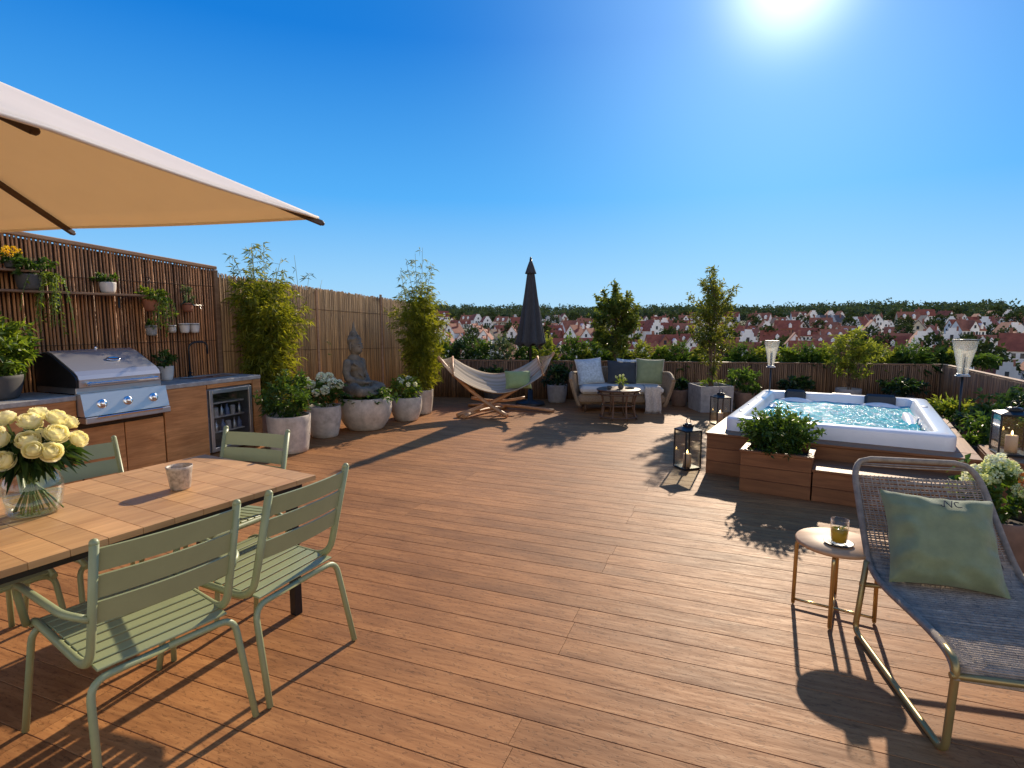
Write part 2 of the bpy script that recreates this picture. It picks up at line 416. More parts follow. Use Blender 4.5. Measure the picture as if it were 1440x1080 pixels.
def deck_mat():
    m, nt, out = newmat('deck_wood')
    tc = nd(nt, 'ShaderNodeTexCoord'); at = nd(nt, 'ShaderNodeAttribute', attribute_name='rnd')
    off = nd(nt, 'ShaderNodeVectorMath', operation='SCALE', inp={0: (31.0, 17.0, 5.0), 'Scale': at.outputs['Fac']})
    ad = nd(nt, 'ShaderNodeVectorMath', operation='ADD', inp={0: tc.outputs['Object'], 1: off.outputs[0]})
    ml = nd(nt, 'ShaderNodeMapping', inp={'Vector': ad.outputs[0], 'Scale': (.11, 1, 1)})
    g = nd(nt, 'ShaderNodeTexNoise', inp={'Vector': ml.outputs[0], 'Scale': 46.0, 'Detail': 6.0, 'Roughness': .62, 'Distortion': .5})
    ms = nd(nt, 'ShaderNodeMapping', inp={'Vector': ad.outputs[0], 'Scale': (.42, 1, 1)})
    d = nd(nt, 'ShaderNodeTexNoise', inp={'Vector': ms.outputs[0], 'Scale': 92.0, 'Detail': 2.0, 'Roughness': .5, 'Distortion': .8})
    big = nd(nt, 'ShaderNodeTexNoise', inp={'Vector': nd(nt, 'ShaderNodeMapping', inp={'Vector': ad.outputs[0], 'Scale': (.35, 1, 1)}).outputs[0], 'Scale': 5.5, 'Detail': 3.0})
    wear = nd(nt, 'ShaderNodeTexNoise', inp={'Vector': tc.outputs['Object'], 'Scale': .55, 'Detail': 3.0})
    c = ramp(nt, g.outputs['Fac'], [(.25, (.25, .106, .037)), (.5, (.375, .170, .061)), (.76, (.48, .235, .088))])
    dash = ramp(nt, d.outputs['Fac'], [(.33, .55), (.43, 1.0)])
    c = mixc(nt, .75, c, dash, 'MULTIPLY')
    c = mixc(nt, .75, c, ramp(nt, big.outputs['Fac'], [(.32, (.68, .64, .64)), (.62, (1.1, 1.06, 1.0))]), 'MULTIPLY')
    c = mixc(nt, .6, c, ramp(nt, wear.outputs['Fac'], [(.35, (.74, .70, .68)), (.65, (1.14, 1.16, 1.2))]), 'MULTIPLY')
    mr = nd(nt, 'ShaderNodeMapRange', inp={'Value': at.outputs['Fac'], 'To Min': .90, 'To Max': 1.09})
    hs = nd(nt, 'ShaderNodeHueSaturation', inp={'Color': c, 'Value': mr.outputs[0]})
    ro = nd(nt, 'ShaderNodeMapRange', inp={'Value': g.outputs['Fac'], 'From Min': .3, 'From Max': .7, 'To Min': .66, 'To Max': .54})
    b = nd(nt, 'ShaderNodeBsdfPrincipled', inp={'Base Color': hs.outputs[0], 'Roughness': ro.outputs[0], 'Specular IOR Level': .18})
    hh = nd(nt, 'ShaderNodeMath', operation='ADD', inp={0: g.outputs['Fac'], 1: dash})
    bp = nd(nt, 'ShaderNodeBump', inp={'Height': hh.outputs[0], 'Strength': .25, 'Distance': .004}); nt.links.new(bp.outputs[0], b.inputs['Normal'])
    nt.links.new(b.outputs[0], out.inputs[0]); return m
M['deck'] = deck_mat()
M['cedar_y'] = wood('cedar_y', (.33, .135, .050), (.17, .062, .023), 1, 7, 12, .5, .25, .14, .6)
M['teak_pale'] = wood('teak_pale', (.60, .37, .20), (.42, .23, .11), 0, 7, 12, .5, .15, .08, .3)
M['terra_brown'] = pmat('terra_brown', (.20, .125, .085), .75, var=.25, sc=10, bump=.3)
M['leaf_bamboo'] = leafmat('leaf_bamboo', (.06, .085, .016), (.24, .25, .04), .46)
M['leaf_lime'] = leafmat('leaf_lime', (.07, .11, .015), (.24, .27, .05), .46)
# ------------------------------------------------------------------ camera, sky, sun
SUN_EL, SUN_AZ = 27.2, 24.8
cam = bpy.data.cameras.new('camera'); cam.lens = 19.83; cam.sensor_width = 36; cam.clip_end = 12000; cam.clip_start = .05
co = bpy.data.objects.new('camera', cam); COL.objects.link(co); co.location = (0, 0, CAM_H); co.rotation_euler = (R(90 - 6.5), 0, 0); SC.camera = co
w = bpy.data.worlds.new('World'); SC.world = w; BACK_FILL = 13.5; w.use_nodes = True
nt = w.node_tree; nt.nodes.clear()
sky = nd(nt, 'ShaderNodeTexSky'); sky.sky_type = 'NISHITA'; sky.sun_disc = False
sky.sun_elevation = R(SUN_EL); sky.sun_rotation = R(SUN_AZ); sky.air_density = 1.0; sky.dust_density = .35; sky.ozone_density = 3.5
hs = nd(nt, 'ShaderNodeHueSaturation', inp={'Color': sky.outputs[0], 'Saturation': 1.2, 'Value': 1.0})
# glow of the air round the sun
geo = nd(nt, 'ShaderNodeTexCoord')
sd = Vector((math.sin(R(SUN_AZ)) * math.cos(R(SUN_EL)), math.cos(R(SUN_AZ)) * math.cos(R(SUN_EL)), math.sin(R(SUN_EL))))
dt = nd(nt, 'ShaderNodeVectorMath', operation='DOT_PRODUCT', inp={0: geo.outputs['Generated'], 1: tuple(sd)})
mx = nd(nt, 'ShaderNodeMath', operation='MAXIMUM', inp={0: dt.outputs['Value'], 1: 0.0})
p1 = nd(nt, 'ShaderNodeMath', operation='POWER', inp={0: mx.outputs[0], 1: 420.0})
p2 = nd(nt, 'ShaderNodeMath', operation='POWER', inp={0: mx.outputs[0], 1: 24.0})
# height gradient of the clear sky; bright fill band added low behind the camera
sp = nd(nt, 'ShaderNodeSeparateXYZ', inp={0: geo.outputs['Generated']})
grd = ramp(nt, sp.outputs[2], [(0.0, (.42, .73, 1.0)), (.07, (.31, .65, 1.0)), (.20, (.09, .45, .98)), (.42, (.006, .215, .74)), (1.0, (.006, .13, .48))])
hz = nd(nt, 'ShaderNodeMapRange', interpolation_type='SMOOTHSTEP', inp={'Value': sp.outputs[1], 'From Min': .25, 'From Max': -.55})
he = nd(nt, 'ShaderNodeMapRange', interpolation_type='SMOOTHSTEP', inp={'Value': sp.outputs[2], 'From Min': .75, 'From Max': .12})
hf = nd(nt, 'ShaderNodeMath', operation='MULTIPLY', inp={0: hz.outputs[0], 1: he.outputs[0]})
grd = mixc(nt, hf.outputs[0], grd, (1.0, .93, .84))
grd = nd(nt, 'ShaderNodeVectorMath', operation='SCALE', inp={0: grd, 'Scale': nd(nt, 'ShaderNodeMapRange', inp={'Value': hf.outputs[0], 'To Min': 8.2, 'To Max': BACK_FILL}).outputs[0]}).outputs[0]
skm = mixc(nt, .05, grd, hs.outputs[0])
g1 = nd(nt, 'ShaderNodeVectorMath', operation='SCALE', inp={0: (1.0, .97, .92), 'Scale': nd(nt, 'ShaderNodeMath', operation='MULTIPLY', inp={0: p1.outputs[0], 1: 9.0}).outputs[0]})
g2 = nd(nt, 'ShaderNodeVectorMath', operation='SCALE', inp={0: (.62, .90, 1.0), 'Scale': nd(nt, 'ShaderNodeMath', operation='MULTIPLY', inp={0: p2.outputs[0], 1: 3.2}).outputs[0]})
a1 = nd(nt, 'ShaderNodeVectorMath', operation='ADD', inp={0: skm, 1: g1.outputs[0]})
a2 = nd(nt, 'ShaderNodeVectorMath', operation='ADD', inp={0: a1.outputs[0], 1: g2.outputs[0]})
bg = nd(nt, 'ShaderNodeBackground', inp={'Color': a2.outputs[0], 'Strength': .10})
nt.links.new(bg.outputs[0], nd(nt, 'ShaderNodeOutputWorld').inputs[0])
sl = bpy.data.lights.new('sun', 'SUN'); sl.energy = 5.0; sl.angle = R(.8); sl.color = (1, .84, .63)
so = bpy.data.objects.new('sun', sl); COL.objects.link(so); so.rotation_euler = sd.to_track_quat('Z', 'Y').to_euler()
SC.view_settings.view_transform = 'Standard'; SC.view_settings.look = 'None'; SC.view_settings.exposure = .25; SC.view_settings.gamma = 1
SC.cycles.max_bounces = 8; SC.cycles.transparent_max_bounces = 16; SC.cycles.caustics_reflective = False; SC.cycles.caustics_refractive = False
SC.cycles.sample_clamp_indirect = 6
try: SC.cycles.use_denoising = True
except Exception: pass

# ------------------------------------------------------------------ terrace frame
WA = R(23.0)                                             # the left wall runs 23 degrees off the view axis
WV = Vector((-math.sin(WA), -math.cos(WA), 0)); WP = Vector((-math.cos(WA), math.sin(WA), 0)); WK = Vector((-3.04, 6.75, 0))
WZ = math.atan2(WV.y, WV.x)                              # rotation that lays local X along the wall, towards the camera
WM = Matrix.Translation(WK) @ Matrix.Rotation(WZ, 4, 'Z')   # local x = t along wall, local y = -s (into the terrace)
def W(t, s, z=0.0): return WK + WV * t + WP * s + Vector((0, 0, z))
PA = math.atan2(-.134, 1.0)                              # back parapet direction
CORL = Vector((-1.75, 11.33, 0)); CORR = Vector((7.7, 10.06, 0))
RD = Vector((-.366, -.931, 0)).normalized()
FE = .62                                                 # face of the reed fence behind the kitchen front

# deck: real boards with gaps, cut to the terrace outline
def clip_interval(poly, v):
    xs = []
    n = len(poly)
    for i in range(n):
        a, b = poly[i], poly[(i + 1) % n]
        if (a[1] - v) * (b[1] - v) < 0: xs.append(a[0] + (b[0] - a[0]) * (v - a[1]) / (b[1] - a[1]))
    return (min(xs), max(xs)) if len(xs) >= 2 else None
def build_deck():
    rz = R(-21.4); Mi = Matrix.Rotation(-rz, 4, 'Z')
    poly = [W(8.6, FE + .05), W(-4.75, FE + .05), CORR, CORR + RD * 12]
    poly = [tuple((Mi @ p).xy) for p in poly]
    lo = min(p[1] for p in poly); hi = max(p[1] for p in poly)
    mb = MB(); bw = .152; gap = .0028; v = lo + .004; row = 0; ch = .0016
    r2 = random.Random(3)
    while v < hi:
        v0, v1 = v + gap / 2, v + bw - gap / 2
        i0, i1 = clip_interval(poly, v0), clip_interval(poly, v1)
        v += bw; row += 1
        if not i0 or not i1: continue
        xa, xb = min(i0[0], i1[0]), max(i0[1], i1[1])
        off = (.0, 1.7)[(row // 3) % 2] + r2.uniform(-.02, .02)
        cuts = [xa] + [x for x in [-16 + off + 3.4 * k for k in range(12)] if xa + .2 < x < xb - .2] + [xb]
        for a, b in zip(cuts[:-1], cuts[1:]):
            mb.rnd = r2.random()
            e = .0009
            A0 = i0[0] if a == xa else a + e; A1 = i1[0] if a == xa else a + e
            B0 = i0[1] if b == xb else b - e; B1 = i1[1] if b == xb else b - e
            t = -r2.random() * .0008
            vs = [(A0, v0 + ch, t), (B0, v0 + ch, t), (B1, v1 - ch, t), (A1, v1 - ch, t),
                  (A0, v0, t - ch), (B0, v0, t - ch), (B1, v1, t - ch), (A1, v1, t - ch),
                  (A0, v0, -.028), (B0, v0, -.028), (B1, v1, -.028), (A1, v1, -.028)]
            fs = [(0, 1, 2, 3), (4, 5, 1, 0), (2, 6, 7, 3), (8, 9, 5, 4), (6, 10, 11, 7), (3, 7, 4, 0), (1, 5, 6, 2), (7, 11, 8, 4), (5, 9, 10, 6)]
            mb.add(vs, fs)
    o = mb.build('deck', M['deck'], attr=True); o.rotation_euler = (0, 0, rz); struct(o)
build_deck()
mb = MB(); pl = [W(8.6, FE + .12), W(-5.2, FE + .12), CORL + Vector((.2, .9, 0)), CORR + Vector((.7, .7, 0)), CORR + RD * 12 + Vector((.5, 0, 0))]
mb.prism([(p.x, p.y) for p in pl], -26.0, -.03)
struct(mb.build('roof_slab', M['backing']))

# reed screens ------------------------------------------------------
def reeds(mb, a, b, z0, za, zb, step=.025, rad=.0132, ragged=.012, seed=1):
    r2 = random.Random(seed); a = Vector(a); b = Vector(b); L = (b - a).length; n = int(L / step); d = (b - a) / L; nn = Vector((-d.y, d.x, 0))
    for i in range(n):
        t = (i + .5) / n; p = a + d * (L * t + r2.uniform(-.002, .002)) + nn * r2.uniform(-.004, .004)
        h = za + (zb - za) * t + r2.uniform(-ragged, ragged); rr = rad * r2.uniform(.72, 1.15)
        mb.rnd = r2.random(); tl = r2.uniform(-.003, .003)
        q = p + d * tl
        mid = z0 + (h - z0) * r2.uniform(.3, .7)
        mb.tube([(p.x, p.y, z0), (p.x + d.x * tl, p.y + d.y * tl, mid), (q.x, q.y, h)], [rr, rr * .95, rr * .9], n=6)
# tall panel behind the kitchen
t = thing('reed_fence', 'tall dark brown reed screen with a wooden cap rail, behind the outdoor kitchen', 'fence', tuple(W(0, FE)), WZ, 'reed screens')
mb = MB(); reeds(mb, (.06, 0, 0), (4.2, 0, 0), .0, 2.165, 2.455, step=.033, rad=.0128, ragged=.003, seed=2); mb.build('reed_panel', M['reed'], t, attr=True)
mb = MB(); mb.add([(0, -.03, 0), (4.2, -.03, 0), (4.2, -.03, 2.43), (0, -.03, 2.14), (0, -.05, 0), (4.2, -.05, 0), (4.2, -.05, 2.43), (0, -.05, 2.14)],
                  [(0, 1, 2, 3), (7, 6, 5, 4), (3, 2, 6, 7), (0, 4, 5, 1), (0, 3, 7, 4), (1, 5, 6, 2)]); mb.build('backing_board', M['backing'], t)
mb = MB(); mb.bar((-.0, -.015, 2.175), (4.2, -.015, 2.465), .075, .04, .006); mb.build('cap_rail', M['rail'], t)
for x in (.025,):
    mb = MB(); mb.box((x, .0, 1.075), (.055, .06, 2.15), .005); mb.build('post', M['oak_dim'], t)
mb = MB()
for z in (.5, 1.3, 1.95): mb.bar((.06, .0145, z), (4.2, .0145, z + .02), .004, .006)
mb.build('binding_wire', M['backing'], t)
# lower bare panel up to the far corner
t = thing('reed_fence', 'long paler reed screen without cap rail, behind the statue and the planters', 'fence', tuple(W(0, FE)), WZ, 'reed screens')
mb = MB(); reeds(mb, (-4.72, 0, 0), (-.03, 0, 0), .0, 1.86, 2.11, step=.0175, rad=.0098, ragged=.016, seed=4); mb.build('reed_panel', M['reed_pale'], t, attr=True)
mb = MB(); mb.add([(-4.72, -.03, 0), (-.02, -.03, 0), (-.02, -.03, 2.07), (-4.72, -.03, 1.82), (-4.72, -.05, 0), (-.02, -.05, 0), (-.02, -.05, 2.07), (-4.72, -.05, 1.82)],
                  [(0, 1, 2, 3), (7, 6, 5, 4), (3, 2, 6, 7), (0, 4, 5, 1), (0, 3, 7, 4), (1, 5, 6, 2)]); mb.build('backing_board', M['backing'], t)
mb = MB()
for z in (.4, 1.1, 1.7): mb.bar((-4.72, .0145, z - .1), (-.03, .0145, z + .06), .004, .006)
mb.build('binding_wire', M['backing'], t)
for x in (-1.7, -3.3):
    mb = MB(); mb.box((x, .012, 1.0), (.04, .03, 1.98), .004); mb.build('batten', M['rail'], t)
# back parapet and right parapet
BL = (CORR - CORL).length
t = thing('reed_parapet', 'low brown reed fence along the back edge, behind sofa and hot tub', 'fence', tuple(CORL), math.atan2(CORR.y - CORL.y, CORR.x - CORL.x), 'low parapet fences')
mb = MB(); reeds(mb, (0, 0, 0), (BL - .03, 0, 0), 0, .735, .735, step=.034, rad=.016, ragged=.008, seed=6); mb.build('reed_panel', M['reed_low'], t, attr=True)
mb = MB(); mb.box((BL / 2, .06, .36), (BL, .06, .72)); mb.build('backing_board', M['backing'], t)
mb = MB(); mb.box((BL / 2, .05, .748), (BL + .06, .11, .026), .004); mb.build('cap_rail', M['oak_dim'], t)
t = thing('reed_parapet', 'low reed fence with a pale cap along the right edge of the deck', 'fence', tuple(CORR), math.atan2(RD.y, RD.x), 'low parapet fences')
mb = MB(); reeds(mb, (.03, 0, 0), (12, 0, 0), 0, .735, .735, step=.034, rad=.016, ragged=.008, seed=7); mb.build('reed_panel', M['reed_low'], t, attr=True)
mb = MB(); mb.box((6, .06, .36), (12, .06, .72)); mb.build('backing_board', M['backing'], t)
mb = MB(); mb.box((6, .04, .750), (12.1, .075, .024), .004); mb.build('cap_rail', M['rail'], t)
# planting bed behind the back parapet
mb = MB(); a = CORL + Vector((-.1, .12, 0)); b = CORR + Vector((.5, .12, 0)); mb.prism([(a.x, a.y), (b.x, b.y), (b.x + .1, b.y + .6), (a.x + .1, a.y + .6)], -.02, .60)
struct(mb.build('planting_bed', M['soil']))

# ------------------------------------------------------------------ outdoor kitchen
kit = thing('outdoor_kitchen', 'warm oak outdoor kitchen run with grey stone worktop, below the tall reed screen', 'kitchen', tuple(WK), WZ)
KD = .585
def kface(name, x0, x1, z0, z1, y=0.0, mat='oak', th=.022, rows=1):
    mb = MB(); h = (z1 - z0) / rows
    for k in range(rows):
        mb.rnd = rng.random(); mb.box(((x0 + x1) / 2, y - th / 2, z0 + h * (k + .5)), (x1 - x0 - .005, th, h - .003), .002)
    return mb.build(name, M[mat], kit, attr=True)
mb = MB(); mb.box((2.0, -.31, .425), (2.55, .54, .79)); mb.box((.05, -.31, .44), (.09, .55, .82)); mb.box((.41, -.31, .055), (.62, .5, .05)); mb.build('carcass', M['backing'], kit)
kface('side_panel', .0, .105, .04, .845, .001, rows=1)
mb = MB(); mb.rnd = .4; mb.box((-.006, -.295, .44), (.02, KD, .80), .002); mb.build('end_panel', M['oak'], kit, attr=True)
kface('door', .72, 1.215, .06, .845, rows=1)
kface('door', 1.225, 1.61, .06, .585); kface('door', 1.615, 1.995, .06, .585)
kface('drawer', 2.01, 2.62, .60, .845); kface('door', 2.01, 2.62, .06, .595); kface('door', 2.63, 3.25, .06, .845)
kface('plinth_board', 0.0, 3.25, .005, .055, -.04, 'oak_dim')
kface('top_trim', .108, .715, .80, .845, .001)
mb = MB(); mb.box((.595, -.315, .868), (1.225, .645, .046), .006)   # right worktop
mb.build('worktop', M['stone'], kit)
mb = MB(); mb.box((2.63, -.315, .868), (1.25, .645, .046), .006); mb.build('worktop', M['stone'], kit)
# sink bowl set in the worktop
mb = MB()
for (c, s) in (((.42, -.14, .894), (.5, .014, .008)), ((.42, -.49, .894), (.5, .014, .008)), ((.177, -.315, .894), (.014, .336, .008)), ((.663, -.315, .894), (.014, .336, .008))): mb.box(c, s, .002)
mb.box((.42, -.315, .8925), (.47, .335, .002)); s_ = mb.build('sink', M['steel_dull'], kit)
mb = MB(); mb.lathe([(.035, 0), (.035, .004), (.012, .004)], 16, (.42, -.315, .894)); mb.build('drain', M['black'], s_)
# wine fridge
fr = thing('wine_fridge', 'glass fronted drinks fridge with steel frame, built into the right kitchen end', 'fridge', tuple(W(.415, 0, .085)), WZ)
mb = MB()
for (c, s) in (((-.29, -.27, .35), (.012, .5, .70)), ((.29, -.27, .35), (.012, .5, .70)), ((0, -.27, .006), (.58, .5, .012)), ((0, -.27, .70), (.58, .5, .012)), ((0, -.52, .35), (.58, .012, .70))): mb.box(c, s)
mb.build('cabinet', M['fridge_in'], fr)
mb = MB()
for (c, s) in (((-.262, -.004, .35), (.04, .03, .69)), ((.262, -.004, .35), (.04, .03, .69)), ((0, -.004, .673), (.484, .03, .044)), ((0, -.004, .027), (.484, .03, .044))): mb.box(c, s, .003)
d_ = mb.build('door', M['steel_dull'], fr)
mb = MB(); mb.box((0, -.004, .35), (.484, .006, .602)); mb.build('glass', M['fridge_glass'], d_)
for z in (.20, .37, .53):
    mb = MB(); mb.box((0, -.10, z), (.5, .02, .016)); mb.box((0, -.28, z), (.53, .34, .004)); mb.build('shelf', M['pot_white'], fr)
mats = ['bottle_blue', 'glass', 'bottle_blue', 'steel_dull']
bn = 0
BOT = ['slate blue drinks bottle', 'clear drinks bottle', 'pale metallic drinks can']
for si, z in enumerate((.20, .37)):
    for k in range(6):
        mb = MB(); x = -.2 + k * .078 + rng.uniform(-.008, .008); y = -.12
        kind = (k + si) % 3
        if kind < 2: mb.lathe([(.026, 0), (.028, .01), (.028, .072), (.011, .098), (.0105, .118), (.013, .12), (.013, .128), (0, .128)], 12)
        else: mb.lathe([(.025, 0), (.029, .008), (.029, .095), (.024, .105), (.022, .105), (0, .102)], 12)
        o = mb.build('bottle', M[('bottle_blue', 'steel_dull', 'pot_white')[kind]])
        wp = W(.415, 0, .085) + WV * x + (-WP) * y + Vector((0, 0, z + .003))
        place(o, wp)
        pos = ('leftmost', 'second from left', 'third from left', 'third from right', 'second from right', 'rightmost')[5 - k]
        tag(o, f'{BOT[kind]} {pos} on the {"lower" if si == 0 else "middle"} shelf of the glass fridge', 'bottle', 'drinks in the fridge')
# faucet
mb = MB(); mb.lathe([(.028, 0), (.028, .012), (.016, .02), (.014, .06)], 16); mb.tube(arc([(0, 0, .05), (0, 0, .40), (0, .20, .40), (0, .20, .26)], .1, 9), .011, 10)
fa = thing('kitchen_tap', 'tall black arched tap standing behind the sink', 'tap', tuple(W(.50, .53, .892)), WZ + R(70))
mb.build('spout', M['black_metal'], fa); mb = MB(); mb.tube([(.016, 0, .04), (.075, 0, .055)], .006, 8); mb.build('lever', M['black_metal'], fa)

# grill -------------------------------------------------------------
gr = thing('gas_grill', 'stainless steel built-in gas grill with closed hood and three knobs', 'grill', tuple(W(1.615, 0, 0)), WZ)
GW = .78
prof = [(-.57, .95), (-.57, 1.13), (-.545, 1.20), (-.48, 1.245), (-.41, 1.255), (-.33, 1.235), (-.045, 1.085), (.0, 1.05), (.012, 1.02), (.008, .955)]
mb = MB(); n = len(prof)
sm = [(y, z) for y, z in prof]
vs = [(-GW / 2 + .02, y, z) for y, z in sm] + [(GW / 2 - .02, y, z) for y, z in sm]
mb.add(vs, [[i, i + 1, n + i + 1, n + i] for i in range(n - 1)], False)
hood = mb.build('hood', M['steel'], gr, solid=.012, off=-1)
for sx in (-1, 1):
    mb = MB(); vs = [(sx * (GW / 2 - .018), y, z) for y, z in sm] + [(sx * (GW / 2), y + (.0), z) for y, z in sm]
    mb.add(vs, [list(range(n)), list(range(n, 2 * n))[::-1]] + [[i, (i + 1) % n, n + (i + 1) % n, n + i] for i in range(n)])
    mb.build('hood_side', M['black_metal'], hood)
mb = MB(); mb.bar((-.33, .055, .985), (.33, .055, .985), .022, .022, .006)
for sx in (-.3, .3): mb.bar((sx, .01, .985), (sx, .06, .985), .03, .03, .004)
mb.build('handle', M['chrome'], hood)
mb = MB()
EM = Matrix.Translation((-.06, -.184, 1.178)) @ Matrix.Rotation(R(-27.7), 4, 'X') @ Matrix.Diagonal((1.55, .8, 1, 1))
mb.lathe([(.042, 0), (.042, .006), (.036, .009), (.03, .006), (0, .006)], 24, M=EM); mb.build('badge', M['chrome'], hood)
mb = MB(); mb.box((0, -.285, .925), (GW, .57, .055), .004); mb.build('firebox', M['steel_dull'], gr)
mb = MB(); mb.add([(-GW / 2, .06, .90), (GW / 2, .06, .90), (GW / 2, .10, .70), (-GW / 2, .10, .70), (-GW / 2, -.02, .90), (GW / 2, -.02, .90), (GW / 2, -.02, .70), (-GW / 2, -.02, .70)],
                  [(0, 3, 2, 1), (4, 5, 6, 7), (0, 1, 5, 4), (3, 7, 6, 2), (0, 4, 7, 3), (1, 2, 6, 5)])
cp = mb.build('control_panel', M['steel'], gr)
mb = MB(); mb.box((0, .05, .665), (GW + .004, .13, .055), .006); mb.build('drip_tray', M['steel_dull'], gr)
mb = MB(); mb.bar((-.3, .125, .685), (.3, .125, .685), .015, .02, .004); mb.build('tray_handle', M['chrome'], gr)
for kx in (-.245, 0.0, .23):
    KM = Matrix.Translation((kx, .082, .80)) @ Matrix.Rotation(R(-78), 4, 'X')
    mb = MB(); mb.lathe([(.042, -.004), (.042, .004), (.034, .008)], 24, M=KM); mb.lathe([(.026, .006), (.024, .034), (.018, .038), (0, .038)], 20, M=KM)
    mb.box((0, 0, .041), (.008, .044, .012), .002, M=KM); mb.build('knob', M['chrome'], cp)
mb = MB(); mb.tube([(-.3, -.44, 1.262), (.3, -.44, 1.262)], .006, 6); mb.ball((-.06, -.44, 1.28), .014); mb.build('hood_trim', M['chrome'], hood)
# ------------------------------------------------------------------ plants
def rdir(up=.3):
    while True:
        d = Vector((rng.gauss(0, 1), rng.gauss(0, 1), rng.gauss(0, 1)))
        if d.length > .1:
            d.normalize(); d.z += up; return d.normalized()
def bush(parent, c, rad, n, ll, lw, mat='leaf', up=.5, droop=.25, stems=8, zmin=None, lumps=.35, name='foliage', seed=None):
    """a leafy mound: leaves on sprays through the volume, uneven outline"""
    lf = LF(); c = Vector(c); rad = (rad,) * 3 if not hasattr(rad, '__len__') else rad
    ph = Vector((rng.uniform(0, 50), rng.uniform(0, 50), rng.uniform(0, 50)))
    sp = max(6, n // 14)
    for i in range(sp):
        d = rdir(.15); q = 1 + lumps * (noise.noise(d * 2.2 + ph) * 1.6)
        rr = (rng.uniform(.25, 1) ** .45) * q
        tip = Vector((d.x * rad[0] * rr, d.y * rad[1] * rr, d.z * rad[2] * rr))
        if zmin is not None and c.z + tip.z < zmin: tip.z = zmin - c.z + rng.uniform(0, .05)
        root = tip * .45 - Vector((0, 0, rad[2] * .1))
        tone = min(1, max(0, rng.gauss(.35, .2) + .35 * d.z * rr))
        for k in range(14):
            f = rng.uniform(.3, 1.05); p = c + root.lerp(tip, f)
            dd = (tip - root).normalized() * .5 + rdir(up) * .9
            lf.add(p, dd, ll * rng.uniform(.6, 1.25), lw * rng.uniform(.7, 1.2), droop, min(1, max(0, tone + rng.gauss(0, .18))))
    o = lf.build(name, M[mat], parent)
    if stems:
        mb = MB()
        for i in range(stems):
            d = rdir(.8); e = c + Vector((d.x * rad[0], d.y * rad[1], abs(d.z) * rad[2])) * .75
            b = Vector((c.x + d.x * rad[0] * .12, c.y + d.y * rad[1] * .12, (zmin if zmin is not None else c.z - rad[2]) - .02))
            mb.tube(bez(b, b.lerp(e, .5) + Vector((0, 0, .03)), e, 4), [.005, .0045, .004, .003, .002], 5)
        mb.build('stem', M['stem'], parent)
    return o
def spray_strands(parent, pts, n, length, ll, lw, mat, name='trailing_foliage', out=.12):
    """strands that hang over an edge"""
    lf = LF(); mb = MB()
    for i in range(n):
        a = Vector(rng.choice(pts)) + Vector((rng.uniform(-.04, .04), rng.uniform(-.04, .04), 0))
        L = length * rng.uniform(.35, 1); d = Vector((rng.gauss(0, 1), rng.gauss(0, 1), 0)).normalized() * out * rng.uniform(.3, 1)
        c = [a, a + d + Vector((0, 0, .04)), a + d * 1.3 + Vector((rng.uniform(-.03, .03), rng.uniform(-.03, .03), -L))]
        P = bez(*c, 8); mb.tube(P, .0018, 4)
        tone = rng.random()
        for k in range(int(10 + L * 34)):
            t = rng.random(); j = min(7, int(t * 8)); p = P[j].lerp(P[j + 1], t * 8 - j)
            lf.add(p, rdir(.0), ll * rng.uniform(.6, 1.2), lw * rng.uniform(.7, 1.2), .4, min(1, max(0, tone * .5 + rng.random() * .5)))
    o = lf.build(name, M[mat], parent); mb.build('strand', M['stem'], o); return o
def flower_ball(r, mat, name, parent, c, n=70, seed=0):
    lf = LF(); c = Vector(c)
    for i in range(n):
        d = rdir(.12); p = c + d * r * rng.uniform(.62, .92)
        t = d.cross(Vector((rng.random() - .5, rng.random() - .5, rng.random() - .5))).normalized()
        for s in (-1, 1): lf.add(p - t * s * .0, (t * s + d * .45), r * .48, r * .44, 0, min(1, max(0, .5 + .5 * d.z + rng.gauss(0, .2))))
    o = lf.build(name, M[mat], parent)
    return o
def rose(parent, c, r, axis, mat='petal_cream'):
    """cupped petals in overlapping rings"""
    mb = MB(); ax = Vector(axis).normalized(); q = ax.to_track_quat('Z', 'Y').to_matrix().to_4x4(); T = Matrix.Translation(c) @ q
    mb.rnd = .15; mb.ball((0, 0, .0), (r * .42, r * .42, r * .46), 10, 6, M=T)
    for ring, (n, end, q) in enumerate(((3, 16, .50), (4, 30, .60), (5, 48, .72), (6, 66, .83), (7, 84, .93), (8, 104, 1.0))):
        for k in range(n):
            a = 2 * math.pi * (k + ring * .37) / n + rng.uniform(-.15, .15); mb.rnd = min(1, max(0, rng.gauss(.25 + ring * .12, .16)))
            Rk = r * q * rng.uniform(.95, 1.05); wd = 2.7 * math.pi / n; te = end + rng.uniform(-6, 6)
            def fn(u, v, a=a, Rk=Rk, wd=wd, te=te):
                th = R(158 + (te + 16 * (2 * u - 1) ** 2 - 158) * v); aa = a + (u - .5) * wd * (.5 + .5 * v ** .5)
                rk = Rk * (1 + .16 * v ** 5 - .05 * abs(2 * u - 1))
                return (rk * math.sin(th) * math.cos(aa), rk * math.sin(th) * math.sin(aa), rk * math.cos(th))
            mb.grid(fn, 5, 6, True, M=T)
    return mb.build('flower_head', M[mat], parent, attr=True)
